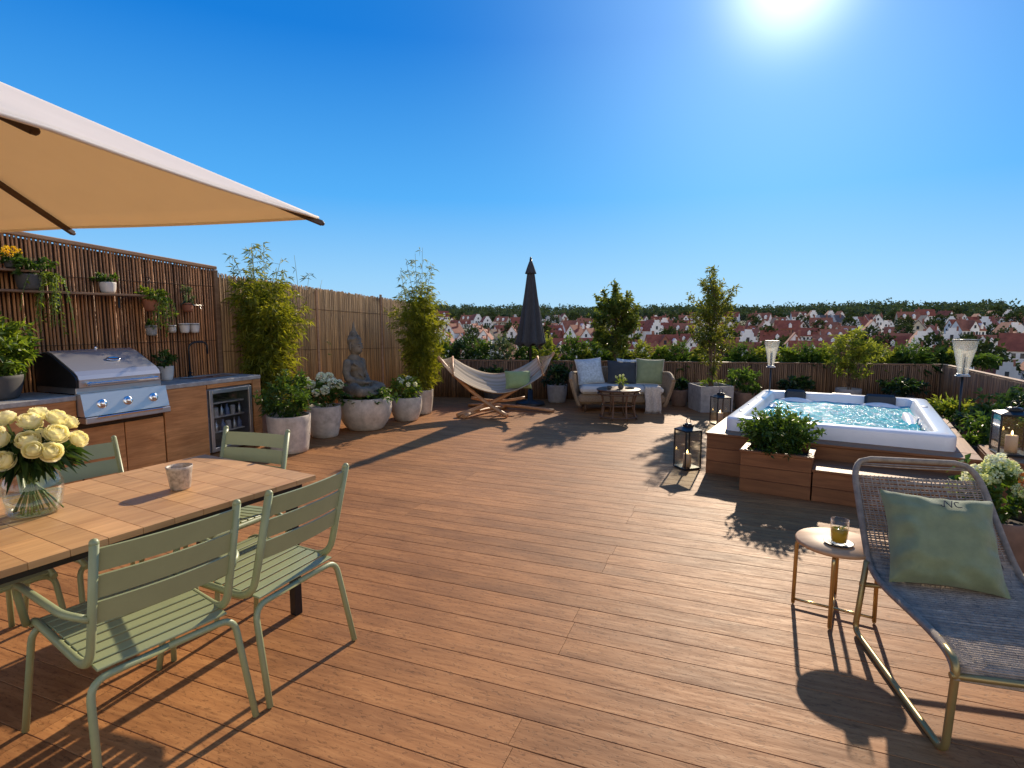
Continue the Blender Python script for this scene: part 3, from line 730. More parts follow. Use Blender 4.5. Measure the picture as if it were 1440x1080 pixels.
def bamboo(root, spread, hmass, canes, plumes, nl, zb, mat='bamboo', base=.14, wide=1.0, depth=.7):
    lf = LF(); mb = MB()
    for i in range(canes + len(plumes)):
        a = rng.uniform(0, 6.28); b = Vector((math.cos(a) * base * rng.random(), math.sin(a) * base * rng.random() * depth, zb))
        if i < canes:
            h = hmass * rng.uniform(.75, 1.03); tx = rng.uniform(-1, 1) * spread * .8; ty = rng.uniform(-1, 1) * spread * .8 * depth; plume = False
        else:
            tx, ty, h = plumes[i - canes]; plume = True
        P = bez(b, b + Vector((tx * .35, ty * .35, (h - zb) * .6)), (tx, ty, h), 12)
        mb.rnd = rng.random(); mb.tube(P, [.009 * (1 - .75 * k / 12) for k in range(13)], 5)
        nn = int(nl * (1.0 if not plume else 1.0))
        for k in range(nn):
            t = rng.uniform(.02, 1.0) ** .85 if not plume else rng.uniform(.2, 1.0)
            j = min(11, int(t * 12)); p = P[j].lerp(P[j + 1], t * 12 - j)
            hz = (p.z - zb) / max(.1, hmass - zb)
            thin = 1.0 if not plume else (1.0 if p.z < hmass else max(0, .55 - .25 * (p.z - hmass) / .4))
            if rng.random() > thin: continue
            tw = Vector((rng.gauss(0, 1), rng.gauss(0, 1) * depth, rng.uniform(-.15, .5))).normalized() * spread * rng.uniform(.1, .62) * (1.0 if p.z < hmass else .34)
            q = p + tw * wide; 
            if p.z > hmass * .97: mb.tube([p, q], [.0025, .0012], 4)
            tone = min(1, max(0, rng.gauss(.45, .22)))
            for m in range(7 if p.z < hmass else 4):
                s = q - tw * rng.uniform(0, .55)
                d = tw.normalized() * .7 + rdir(-.1) * .8
                lf.add(s, d, rng.uniform(.06, .115), rng.uniform(.008, .014), .35, min(1, max(0, tone + rng.gauss(0, .15))))
    mb.build('cane', M['cane'], root, attr=True); return lf.build('foliage', M[mat], root)
def pot_round(name, label, loc, r, h, mat='pot', belly=.0, taper=.82, group=None, cat='planter', n=40):
    mb = MB()
    rb = r * taper
    pr = [(rb * .9, 0), (rb, .012)] + [(rb + (r - rb) * math.sin(math.pi / 2 * k / 8) + belly * r * math.sin(math.pi * k / 8), h * (.02 + .96 * k / 8)) for k in range(1, 8)] + [(r, h * .985), (r * .985, h), (r * .92, h), (r * .90, h * .985), (r * .88, h * .8), (0, h * .8)]
    mb.lathe(pr, n, (0, 0, 0), wob=.012)
    root = thing(name, label, cat, loc, rng.uniform(0, 3), group)
    mb.build('vessel', M[mat], root)
    mb = MB(); mb.lathe([(r * .87, h * .86), (0, h * .88)], 24); mb.build('soil', M['soil'], root)
    return root

# --- shelf and wall plants on the tall reed screen (local coords along the wall)
def WL(t, s, z): return tuple(W(t, s, z))
sh = thing('wall_shelf', 'long narrow dark wooden shelf on brackets across the reed screen above the grill', 'shelf', WL(1.75, FE - .02, 1.80), WZ)
mb = MB(); mb.rnd = .3; mb.box((0, .085, 0), (1.5, .15, .022), .003); mb.build('board', M['oak_dim'], sh, attr=True)
for x in (-.55, 0.0, .55):
    mb = MB(); mb.bar((x, .0, -.013), (x, .13, -.013), .02, .005); mb.bar((x, .006, -.01), (x, .006, -.13), .02, .005); mb.build('bracket', M['black_metal'], sh)
pg = 'potted plants on the reed screen'
def small_pot(label, t, s, z, r, h, mat, plant=None, **k):
    p = pot_round('plant_pot', label, WL(t, s, z), r, h, mat, taper=.8, group=k.pop('group', pg), cat='pot', n=24); p.rotation_euler = (0, 0, WZ)
    if plant: bush(p, (0, 0, h + plant['rz'] * .5), (plant['r'], plant['r'], plant['rz']), plant['n'], plant['ll'], plant['lw'], plant.get('mat', 'leaf'), stems=5, zmin=h * .9)
    return p
small_pot('small white pot with a low green plant standing alone on the wall shelf', 1.345, FE - .105, 1.812, .072, .11, 'pot_white', dict(r=.10, rz=.075, n=240, ll=.045, lw=.02))
p = small_pot('dark pot at the far left end of the shelf with thick green leaves spilling down', 2.02, FE - .105, 1.812, .095, .14, 'pot_dark', dict(r=.2, rz=.12, n=520, ll=.05, lw=.025, mat='leaf'))
spray_strands(p, [(-.06, .08, .14), (-.12, .06, .15), (-.16, .02, .13), (-.19, .05, .14)], 26, .62, .032, .02, 'leaf_bright')
p = small_pot('small pot of bright yellow flowers high at the left end of the shelf', 2.13, FE - .09, 1.99, .05, .07, 'pot_dark')
bush(p, (0, 0, .1), (.09, .09, .07), 120, .04, .018, 'leaf', stems=3, zmin=.06)
for k in range(6): flower_ball(.028, 'petal_yellow', 'flower_head', p, (rng.uniform(-.07, .07), rng.uniform(-.05, .07), .12 + rng.uniform(0, .07)), 26)
mb = MB(); mb.rnd = .2; mb.box((2.13, -FE + .09, 1.977), (.34, .16, .02), .003, M=Matrix.Identity(4))
o = mb.build('wall_shelf', M['oak_dim'], None, attr=True); o.location = tuple(WK); o.rotation_euler = (0, 0, WZ); tag(o, 'short upper wall shelf carrying the yellow flowers', 'shelf')
# hanging basket right end of the shelf
p = pot_round('hanging_planter', 'brown hanging basket with bright green trailing plant at the right end of the shelf', WL(.93, FE - .13, 1.64), .085, .13, 'terra', taper=.7, group=pg, cat='pot', n=24); p.rotation_euler = (0, 0, WZ)
bush(p, (0, 0, .17), (.15, .15, .10), 420, .045, .022, 'leaf_bright', stems=4, zmin=.1)
spray_strands(p, [(-.09, .05, .14), (-.06, .10, .14), (.02, .11, .14), (-.1, .08, .12)], 22, .40, .034, .022, 'leaf_bright')
mb = MB()
for a in (0, 2.1, 4.2): mb.tube([(.083 * math.cos(a), .083 * math.sin(a), .13), (0, 0, .36)], .002, 4)
mb.tube([(0, 0, .36), (0, -.11, .36)], .004, 5); mb.build('hanger', M['black_metal'], p)
def wall_pot(label, t, z, r, h, mat, plant=None):
    p = pot_round('wall_pot', label, WL(t, FE - r - .025, z), r, h, mat, taper=.82, group=pg, cat='pot', n=24)
    mb = MB(); mb.lathe([(r + .001, h * .82), (r + .005, h * .82), (r + .005, h * .88), (r + .001, h * .88)], 24); mb.build('ring', M['black_metal'], p)
    p.rotation_euler = (0, 0, WZ)
    mb = MB(); mb.bar((0, -r, h * .85), (0, -r - .03, h * .85), .02, .006); mb.build('bracket', M['black_metal'], p)
    if plant: bush(p, (0, 0, h + plant['rz'] * .6), (plant['r'], plant['r'], plant['rz']), plant['n'], plant['ll'], plant['lw'], plant.get('mat', 'leaf'), stems=4, zmin=h * .9)
    return p
wall_pot('small grey wall pot just below the hanging basket', .915, 1.38, .055, .11, 'pot_grey', dict(r=.06, rz=.04, n=90, ll=.03, lw=.016))
wall_pot('small empty cream wall pot right of the grey one', .665, 1.405, .042, .085, 'pot_white')
wall_pot('cream wall pot, right one of the touching pair above the tap', .40, 1.40, .055, .11, 'pot_white')
wall_pot('cream wall pot, left one of the touching pair above the tap', .525, 1.40, .055, .11, 'pot_white')
wall_pot('terracotta wall pot with a dusky upright herb, above the pair of cream pots', .47, 1.64, .055, .10, 'terra', dict(r=.075, rz=.14, n=240, ll=.045, lw=.012, mat='leaf_grey'))
sh2 = thing('wall_hook', 'thin steel hook rail beside the terracotta wall pot', 'hook', WL(.33, FE - .01, 1.72), WZ)
mb = MB(); mb.tube([(-.1, .01, 0), (.12, .01, 0)], .005, 6); mb.build('rail', M['steel_dull'], sh2)
for x in (-.06, .06): mb = MB(); mb.tube(arc([(x, .012, 0), (x, .03, -.05), (x, .05, -.03)], .02, 3), .003, 5); mb.build('hook', M['steel_dull'], sh2)
# worktop plants
small_pot('cream pot with a small green herb on the worktop beside the grill', .84, .46, .892, .078, .155, 'pot_white', dict(r=.12, rz=.12, n=300, ll=.05, lw=.022), group='worktop plants')
p = pot_round('plant_pot', 'wide dark bowl with a big bushy green plant on the worktop left of the grill', WL(2.42, .34, .892), .19, .20, 'pot_dark', taper=.8, group='worktop plants', cat='pot')
bush(p, (0, 0, .42), (.34, .30, .30), 1500, .085, .034, 'leaf_bright', stems=10, zmin=.17)

# --- bamboos along the left fence
rt = pot_round('bamboo_planter', 'broad bright bamboo rising behind the end of the kitchen, two plumes above the fence', WL(-.42, .32, 0), .24, .42, 'pot_grey', group='bamboos by the left fence', cat='bamboo'); rt.rotation_euler = (0, 0, WZ)
bamboo(rt, .50, 2.02, 15, [(-.05, 0, 2.52), (.18, .05, 2.42), (-.34, .0, 2.36), (.42, 0, 2.32), (.05, -.1, 2.5)], 120, .40)
rt = thing('bamboo', 'thin dark bamboo tips reaching just above the bare reed fence left of the statue', 'bamboo', WL(-1.75, 1.0, 0), WZ, 'bamboos by the left fence')
bamboo(rt, .42, 1.7, 3, [(.05, 0, 2.52), (.3, 0, 2.3), (-.25, 0, 2.28), (-.42, .1, 2.18), (.5, 0, 2.22)], 60, 0, 'leaf_grey')
rt = pot_round('bamboo_planter', 'tall airy bamboo in a pale pot at the fence end, beside the hammock', (-1.50, 9.3, 0), .19, .40, 'pot', group='bamboos by the left fence', cat='bamboo'); rt.rotation_euler = (0, 0, WZ)
bamboo(rt, .46, 1.98, 14, [(-.1, 0, 2.72), (.38, 0, 2.45), (-.42, 0, 2.5), (.12, 0, 2.6), (-.25, 0, 2.35), (.55, 0, 2.3)], 105, .36, base=.13)
# --- row of pots
pot1 = pot_round('planter_pot', 'tall round cream stone pot with a dense leafy shrub, nearest the kitchen', (-2.63, 6.56, 0), .245, .44, 'pot', taper=.84, group='round stone planters')
bush(pot1, (0, 0, .62), (.33, .33, .30), 1500, .085, .024, 'leaf', stems=10, zmin=.40)
pot2 = pot_round('planter_pot', 'round cream stone pot of white hydrangeas between leafy shrub and statue', (-2.50, 7.42, 0), .215, .42, 'pot', taper=.78, belly=.05, group='round stone planters')
bush(pot2, (0, 0, .58), (.28, .28, .22), 700, .075, .04, 'leaf', stems=8, zmin=.38)
for (x, y, z, r) in ((.02, -.12, .80, .068), (.16, -.10, .73, .07), (-.1, -.18, .72, .06), (.10, -.22, .65, .06), (.22, -.02, .70, .058), (-.02, -.24, .62, .05), (-.2, -.05, .74, .06), (.05, .1, .79, .06)):
    flower_ball(r, 'petal_white', 'flower_head', pot2, tuple(Matrix.Rotation(-pot2.rotation_euler.z, 3, 'Z') @ Vector((x, y, z))), 60)
bowl = pot_round('planter_bowl', 'wide low cream stone bowl holding the seated statue and ground cover', (-2.10, 7.98, 0), .36, .46, 'pot', taper=.70, belly=.10, group='round stone planters', n=48)
lf_ = bush(bowl, (0, 0, .47), (.44, .44, .15), 1900, .075, .03, 'leaf', stems=0, zmin=.40)
for k in range(9):
    a = rng.uniform(0, 6.28); flower_ball(.018, 'petal_orange' if k % 3 == 0 else 'petal_cream', 'flower_head', bowl, (.33 * math.cos(a), .33 * math.sin(a), .54), 16)
pot4 = pot_round('planter_pot', 'round stone pot of white blossoms right of the statue', (-1.64, 8.66, 0), .235, .37, 'pot', taper=.74, belly=.08, group='round stone planters')
bush(pot4, (0, 0, .50), (.30, .30, .20), 800, .08, .03, 'leaf_bright', stems=8, zmin=.33)
for k in range(9):
    a = rng.uniform(0, 6.28); q = rng.uniform(.05, .25); flower_ball(.036, 'petal_white', 'flower_head', pot4, (q * math.cos(a), q * math.sin(a), .69 - q * .5), 30)
# --- statue: one continuous weathered stone figure, seated cross-legged, facing +X local
def statue():
    mb = MB()
    def B(c, r): mb.ball(c, r, 18, 12)
    def T(p, r): mb.tube(p, r, 14); mb.ball(p[0], r[0] if hasattr(r, '__len__') else r, 12, 8); mb.ball(p[-1], r[-1] if hasattr(r, '__len__') else r, 12, 8)
    B((-.02, 0, .10), (.19, .20, .11))                                   # hips
    T([(-.03, 0, .12), (-.025, 0, .25), (-.03, 0, .38), (-.035, 0, .47)], [.135, .118, .135, .10])   # trunk
    B((-.02, .0, .40), (.115, .17, .10)); B((.03, .07, .39), (.06, .07, .06)); B((.03, -.07, .39), (.06, .07, .06))
    for s in (-1, 1):
        T([(-.02, s * .13, .09), (.14, s * .27, .085), (.22, s * .30, .075)], [.105, .09, .07])     # thigh
        T([(.22, s * .30, .07), (.25, s * .12, .06), (.23, -s * .08, .07)], [.07, .062, .05])       # shin crossed
        T([(.22, -s * .06, .085), (.20, -s * .17, .10)], [.045, .035])                             # foot
        T([(-.03, s * .185, .44), (-.03, s * .225, .32), (.0, s * .235, .245)], [.062, .055, .05])  # upper arm
        T([(.0, s * .235, .245), (.09, s * .15, .19), (.15, s * .05, .175)], [.05, .04, .034])      # forearm
        B((.18, s * .03, .175), (.06, .055, .024))
        B((-.02, s * .115, .665), (.02, .014, .065))                                            # long ears
    T([(-.03, 0, .46), (-.02, 0, .56)], [.062, .056])                                              # neck
    B((-.01, 0, .665), (.10, .092, .125)); B((.035, 0, .63), (.062, .062, .075))                   # head, jaw
    mb.ball((-.025, 0, .735), (.105, .10, .085), 18, 12)                                         # hair cap
    T([(.085, 0, .685), (.102, 0, .645)], [.012, .02]); B((.088, 0, .60), (.014, .028, .009))
    for s in (-1, 1): B((.078, s * .036, .675), (.014, .024, .008)); B((.082, s * .034, .70), (.014, .03, .006))
    B((-.03, 0, .83), (.058, .056, .055)); T([(-.03, 0, .86), (-.03, 0, .93), (-.03, 0, 1.01)], [.036, .022, .006])
    for k in range(26):                                                                       # curls
        a = rng.uniform(0, 6.28); e = rng.uniform(.15, 1.3); d = Vector((math.cos(a) * math.cos(e), math.sin(a) * math.cos(e), math.sin(e)))
        if d.x > .55 and d.z < .5: continue
        B((-.025 + d.x * .104, d.y * .10, .735 + d.z * .085), .02)
    T([(.06, -.16, .44), (.085, -.02, .36), (.075, .10, .27), (.03, .17, .2)], .02)                 # robe fold over the chest
    for k in range(3): T([(.10 - k * .02, -.10 + .05 * k, .30 - .03 * k), (.115, .0, .24 - .03 * k), (.09, .12, .2)], .010)
    B((.10, 0, .02), (.26, .36, .035))                                                        # plinth of the figure
    return mb
st = statue().build('stone_statue', M['statue'])
mo = st.modifiers.new('remesh', 'REMESH'); mo.mode = 'VOXEL'; mo.voxel_size = .008; mo.use_smooth_shade = True
ms = st.modifiers.new('smooth', 'SMOOTH'); ms.iterations = 3; ms.factor = .5
place(st, (-2.21, 7.99, .49), R(-16)); st.scale = (.98, .98, 1.03)
tag(st, 'weathered grey stone statue of a meditating figure sitting cross-legged in the wide bowl', 'statue')
# ------------------------------------------------------------------ dining set
U = Vector((.484, .875, 0)).normalized(); NB = Vector((-U.y, U.x, 0))
TC = Vector((-1.03, 2.89, 0)) - U * .80 + NB * .475; TZ = math.atan2(U.y, U.x)
tb = thing('dining_table', 'long teak slatted dining table with dark metal legs in the left foreground', 'table', tuple(TC), TZ)
TL, TW = 1.6, .95
mb = MB(); r2 = random.Random(9); nx = 13; bw = TL / nx
for i in range(nx):
    x = -TL / 2 + bw * (i + .5)
    ys = [-TW / 2] + sorted([-.16 + (.30 if i % 2 else 0) + r2.uniform(-.02, .02), ] + ([.28] if i % 2 == 0 else [-.22])) + [TW / 2]
    for a, b in zip(ys[:-1], ys[1:]):
        mb.rnd = r2.random(); mb.box((x, (a + b) / 2, .727 - r2.random() * .0006), (bw - .0016, b - a - .0012, .026), .001)
mb.build('tabletop', M['teak'], tb, attr=True)
mb = MB()
for s in (-1, 1): mb.box((0, s * .42, .695), (1.46, .03, .034), .003); mb.box((s * .73, 0, .695), (.03, .87, .034), .003)
mb.build('apron', M['black_metal'], tb)
for sx in (-1, 1):
    for sy in (-1, 1):
        mb = MB(); mb.box((sx * .70, sy * .40, .339), (.045, .045, .678), .003); mb.build('leg', M['black_metal'], tb)

def chair(label, arms):
    t = thing('armchair' if arms else 'dining_chair', label, 'chair', group='sage green metal chairs round the table')
    sw, sd = .222, .30
    def seat_z(y): return .452 - .028 * (max(0, (.1 - y)) / .33) ** 1 + (.0 if y < sd - .065 else -.02 * ((y - sd + .065) / .07) ** 2)
    mb = MB(); k = 10; dp = .53 / k
    for i in range(k):
        y = sd - dp * (i + .5); z = seat_z(y); sl = math.atan2(seat_z(y + .01) - seat_z(y - .01), .02)
        mb.box((0, y, z), (sw * 2 - .012, dp - .010, .009), .002, R3=Matrix.Rotation(sl, 3, 'X'))
    mb.build('seat', M['sage'], t)
    for s in (-1, 1):
        mb = MB(); x = s * (sw + .004)
        pts = arc([(x, sd + .012, .425), (x, sd - .03, .447), (x, -.20, .418), (x, -.318, .878)], .10, 6)
        mb.tube(pts, .0135, 8, sq=1.25); mb.ball(pts[-1], .015, 8, 5); mb.build('back_post', M['sage'], t)
    mb = MB(); a0 = Vector((0, -.2425, .585)); a1 = Vector((0, -.314, .864)); hgt = (a1 - a0).length / 3
    tl = math.atan2(-(a1.y - a0.y), a1.z - a0.z)
    for i in range(3):
        c = a0.lerp(a1, (i + .5) / 3)
        def fn(u, v, c=c):
            x = (u - .5) * (sw * 2 - .012); q = (v - .5) * (hgt - .015); b = -.018 * (1 - (2 * u - 1) ** 2)
            return (x, c.y + b - math.sin(tl) * q, c.z + math.cos(tl) * q)
        mb.grid(fn, 12, 1, False)
    mb.build('backrest', M['sage'], t, solid=.007)
    for s in (-1, 1):
        mb = MB(); mb.tube(arc([(s * .268, .345, .004), (s * .238, .27, .425), (0, .265, .425)], .055, 6), .0125, 8); mb.build('leg', M['sage'], t)
        mb = MB(); mb.tube(arc([(s * .262, -.305, .004), (s * .240, -.225, .398), (0, -.22, .398)], .06, 6), .0130, 8); mb.build('leg', M['sage'], t)
    if arms:
        for s in (-1, 1):
            mb = MB(); mb.tube(arc([(s * .232, -.252, .615), (s * .285, -.20, .640), (s * .285, .235, .630), (s * .25, .28, .44)], .07, 6), .0125, 8); mb.build('armrest', M['sage'], t)
    return t
def face(d): return math.atan2(-d[0], d[1])
place(chair('sage green metal armchair nearest the camera, its back turned to it', True), (-1.405, 2.005, 0), R(56.5))
c0 = chair('armless sage green chair at the near side of the table, right of the armchair', False); place(c0, (-1.15, 2.465, 0), R(67))
G = 'sage green metal chairs round the table'
dup(c0, (-2.11, 2.82, 0), R(-119), 'sage green metal chair on the far table side, right behind the flowers', G)
dup(c0, (-2.40, 2.33, 0), R(-119), 'sage green metal chair on the far table side, at the left photo edge', G)
dup(c0, (-1.66, 3.11, 0), R(164), 'sage green metal chair at the far table head, before the drinks fridge', G)
# cup
mb = MB(); mb.lathe([(.040, 0), (.044, .004), (.056, .10), (.058, .112), (.055, .113), (.052, .10), (.042, .012), (0, .012)], 32, wob=.02)
tag(place(mb.build('cup', M['ceramic']), (-1.60, 2.65, .7405)), 'speckled stoneware cup standing alone on the teak table', 'cup')
# vase with bouquet
VP = (-2.01, 2.30, .7405)
mb = MB(); mb.lathe([(.066, 0), (.084, .006), (.095, .03), (.104, .09), (.104, .13), (.09, .165), (.060, .19), (.056, .205), (.064, .222)], 40)
vz = tag(place(mb.build('vase', M['glass'], solid=.003), VP), 'round clear glass vase with water on the teak table', 'vase')
mb = MB(); mb.lathe([(0, .006), (.078, .008), (.09, .03), (.098, .085), (0, .085)], 32); mb.build('water', M['vwater'], vz)
bq = thing('bouquet', 'bunch of creamy yellow roses with dark leaves in the glass vase', 'flowers', VP, 0)
mb = MB()
heads = [(-.105, -.06, .34, .046), (-.02, -.10, .335, .047), (.075, -.085, .33, .048), (.135, -.03, .345, .050), (-.16, -.02, .335, .046), (.04, -.03, .395, .048), (.10, .02, .40, .046), (-.06, -.02, .405, .045), (-.12, .04, .39, .044), (.0, .06, .41, .044), (.155, -.085, .285, .046), (.025, -.135, .262, .044), (-.19, -.07, .29, .044), (.09, .09, .37, .042), (-.06, .1, .36, .042), (-.13, -.12, .27, .04), (.03, .03, .33, .04), (-.04, -.15, .31, .042), (.12, -.12, .30, .04), (-.17, .05, .33, .042), (.17, .03, .31, .042), (-.09, -.03, .31, .04)]
rx = Vector((.66, .75, 0)).normalized()
for i, (x, y, z, r) in enumerate(heads):
    c = Vector((x * 1.12, y * 1.12, .17 + (z - .17) * 1.04)); r = r * .84; ax = (c - Vector((0, 0, .16))).normalized()
    rose(bq, c, r, ax)
    a = 3.1 + i * 2.4; mb.rnd = rng.random()
    mb.tube(bez((-.062 * c.x / .2 + .03 * math.cos(a), -.3 * c.y + .03 * math.sin(a), .012), (c.x * .05, c.y * .05, .19), c - ax * r * .3, 8), .0032, 5)
for i in range(16):
    a = rng.uniform(0, 6.28); mb.rnd = rng.random(); mb.tube(bez((.07 * math.cos(a), .07 * math.sin(a), .012), (0, 0, .17), (-.06 * math.cos(a), -.06 * math.sin(a), .24), 6), .003, 5)
mb.build('stem', M['stem'], bq, attr=True)
lf = LF()
for i in range(420):
    d = rdir(.35); p = Vector((0, 0, .225)) + Vector((d.x * .13, d.y * .13, abs(d.z) * .12)) * rng.uniform(.2, 1)
    lf.add(p, Vector((d.x, d.y, d.z * .4)) + rdir(0) * .4, rng.uniform(.06, .11), rng.uniform(.025, .04), .5)
lf.build('foliage', M['leaf_deep'], bq)

# ------------------------------------------------------------------ big open parasol over the table
um = thing('parasol', 'large open cream square parasol with dark ribs over the dining table', 'parasol', (-2.522, 1.745, 0), R(-11.5))
HS, HY, ZE, ZA = 1.4, 1.25, 2.025, 2.675
mb = MB()
cor = [(HS, HY), (-HS, HY), (-HS, -HY), (HS, -HY)]
for i in range(4):
    a = cor[i]; b = cor[(i + 1) % 4]
    def fn(u, v, a=a, b=b):
        ex = a[0] + (b[0] - a[0]) * u; ey = a[1] + (b[1] - a[1]) * u
        sag = -.012 * math.sin(math.pi * min(1, abs(((u * 2) % 1)))) * v * (1 - v * .35) 
        inn = 1 - .006 * math.sin(math.pi * ((u * 2) % 1)) * v
        return (ex * v * inn, ey * v * inn, ZA + (ZE - ZA) * v + sag + .007 * v * (1 - v) * 4 * noise.noise(Vector((ex * 2.2, ey * 2.2, v * 2))))
    mb.grid(fn, 24, 14, True)
cn = mb.build('canopy', M['canopy'], um, solid=.003)
mb = MB()
for i in range(4):
    a = Vector((*cor[i], ZE)); b = Vector((*cor[(i + 1) % 4], ZE)); m_ = (a + b) / 2
    P = [a.lerp(b, k / 24) for k in range(25)]
    P = [p * (1 - .006 * math.sin(math.pi * ((k / 24 * 2) % 1))) for k, p in enumerate(P)]
    for k, p in enumerate(P): p.z = ZE - .0 - .012 * math.sin(math.pi * ((k / 24 * 2) % 1)) * .65 - .004
    mb.tube(P, .007, 5)
mb.build('hem', M['canopy'], cn)
mb = MB(); mb.add([(.3, .3, 2.62), (-.3, .3, 2.62), (-.3, -.3, 2.62), (.3, -.3, 2.62), (0, 0, 2.78)], [(0, 1, 4), (1, 2, 4), (2, 3, 4), (3, 0, 4)]); mb.build('vent', M['canopy'], cn, solid=.003)
for i in range(4):
    a = Vector((*cor[i], ZE)); b = Vector((*cor[(i + 1) % 4], ZE))
    for e, q in ((a, .035), ((a + b) / 2, .03)):
        t0 = Vector((0, 0, ZA - .035)); e2 = e * (.955 if (i == 3 and q < .033) else 1) + Vector((0, 0, (.012 if (i == 3 and q < .033) else -.022) - ZE * (.045 if (i == 3 and q < .033) else 0) * -1 * 0)); e2.z = (ZE + (ZA - ZE) * .045 - .026) if (i == 3 and q < .033) else e2.z; d = (e2 - t0).normalized()
        mb = MB(); mb.bar(t0, e2 + d * .02, .022, .024, .003); rb = mb.build('rib', M['umbrella_rib'], um)
        mb = MB(); mb.ball(e2 + d * .02, .011, 8, 6); mb.build('end_cap', M['umbrella_rib'], rb)
        mid = t0.lerp(e2, .93 if (i == 3 and q < .033) else .36); mb = MB(); mb.bar(mid, Vector((0, 0, 1.74)), .016, .02, .002); mb.build('strut', M['umbrella_rib'], rb)
mb = MB(); mb.tube([(0, 0, .05), (0, 0, 2.76)], .028, 16); mb.build('pole', M['umbrella_rib'], um)
mb = MB(); mb.lathe([(.05, 1.70), (.05, 1.78), (.035, 1.79), (.035, 1.69)], 16); mb.build('hub', M['umbrella_rib'], um)
mb = MB(); mb.lathe([(.20, 0), (.21, .02), (.21, .06), (.18, .075), (.04, .08), (.04, .3), (.0, .3)], 32); mb.build('base', M['stone'], um)

# ------------------------------------------------------------------ closed parasol
cpx = thing('closed_parasol', 'tall folded charcoal parasol rising behind the hammock', 'parasol', (.335, 10.25, 0), .2)
mb = MB()
def fold(u, v):
    z = 1.10 + 1.36 * v; r = .245 - .195 * v ** .9
    a = 2 * math.pi * u; q = 1 + (.20 * (1 - .5 * v)) * math.cos(8 * a) + .05 * math.sin(3 * a + 4 * v)
    if v < .02: q *= .98
    return (r * q * math.cos(a + .25 * v), r * q * math.sin(a + .25 * v), z + (.035 * math.cos(8 * a + .4) if v < .05 else 0))
mb.grid(fold, 96, 20, True, closeu=True); cc = mb.build('canopy', M['charcoal'], cpx, solid=.004)
mb = MB()
def cap(u, v):
    z = 2.365 + .25 * v; r = .088 * (1 - v) ** .75 + .006; a = 2 * math.pi * u; q = 1 + .12 * math.cos(8 * a) * (1 - v)
    return (r * q * math.cos(a), r * q * math.sin(a), z)
mb.grid(cap, 64, 8, True, closeu=True); mb.build('vent_cap', M['charcoal'], cc, solid=.004)
mb = MB(); mb.tube([(0, 0, .06), (0, 0, 2.62)], .024, 12); mb.ball((0, 0, 2.635), (.02, .02, .03), 10, 8); mb.build('pole', M['black_metal'], cpx)
mb = MB(); mb.lathe([(.26, 0), (.27, .02), (.25, .06), (.05, .085), (.04, .28), (0, .28)], 32); mb.build('base', M['black'], cpx)

# ------------------------------------------------------------------ hammock on its wooden stand
hm = thing('hammock', 'striped fabric hammock slung in a curved larch wood stand', 'hammock', (-.2, 9.35, 0), R(6))
LE = Vector((-1.0, -.04, .90)); RE = Vector((.90, .06, .97))
def beam(name, pts, w0, w1, par=hm):
    mb = MB(); P = bez(*pts, 12); n = len(P)
    mb.tube(P, [w0 + (w1 - w0) * k / (n - 1) for k in range(n)], 8, sq=.7); return mb.build(name, M['hamwood'], par)
for s in (-1, 1):
    beam('stand_arm', [(-1.02, s * .03 - .02, .95), (-.52, s * .10, .33), (.12 + .05 * s, -.52 if s < 0 else -.3, .03)], .038, .05) if s < 0 else beam('stand_arm', [(.92, .06, 1.0), (.48, .05, .32), (-.72, -.40, .03)], .038, .05)
beam('stand_foot', [(-.50, .72, .03), (.1, .35, .10), (.90, -.08, .03)], .042, .042)
beam('stand_foot', [(-.62, -.55, .04), (-.3, -.05, .10), (.14, .42, .03)], .042, .042)
beam('stand_rail', [(-.48, -.06, .27), (-.05, -.02, .15), (.42, .03, .25)], .035, .035)
def cloth(u, v):
    x = -.78 + 1.46 * u; y = (v - .5)
    wdt = .80 - .16 * abs(2 * u - 1) ** 2
    z = .385 + .40 * abs((x + .03) / .76) ** 1.9 * (1.0 if x > 0 else .92) + .30 * y * y * (1 - .55 * abs(2 * u - 1) ** 2) * 1.6 + .24 * y
    z += .006 * math.sin(v * 37) * (1 - .5 * u)
    return (x, y * wdt + .01, z)
mb = MB(); mb.grid(cloth, 36, 22, True); cl = mb.build('cloth', M['hammock'], hm, solid=.006)
for u, e in ((0, LE), (1, RE)):
    a = Vector(cloth(u, 0)); b = Vector(cloth(u, 1)); mb = MB(); mb.tube([a - (b - a) * .04, b + (b - a) * .04], .017, 8); mb.build('spreader_bar', M['hamwood'], hm)
    mb = MB()
    for k in range(13):
        p = a.lerp(b, k / 12); mb.tube(bez(p, p.lerp(e, .5) - Vector((0, 0, .02)), e, 4), .0045, 5)
    mb.tube([e, e + Vector((-.03 if u == 0 else .02, 0, .04))], .012, 6); mb.build('rope', M['rope'], hm)

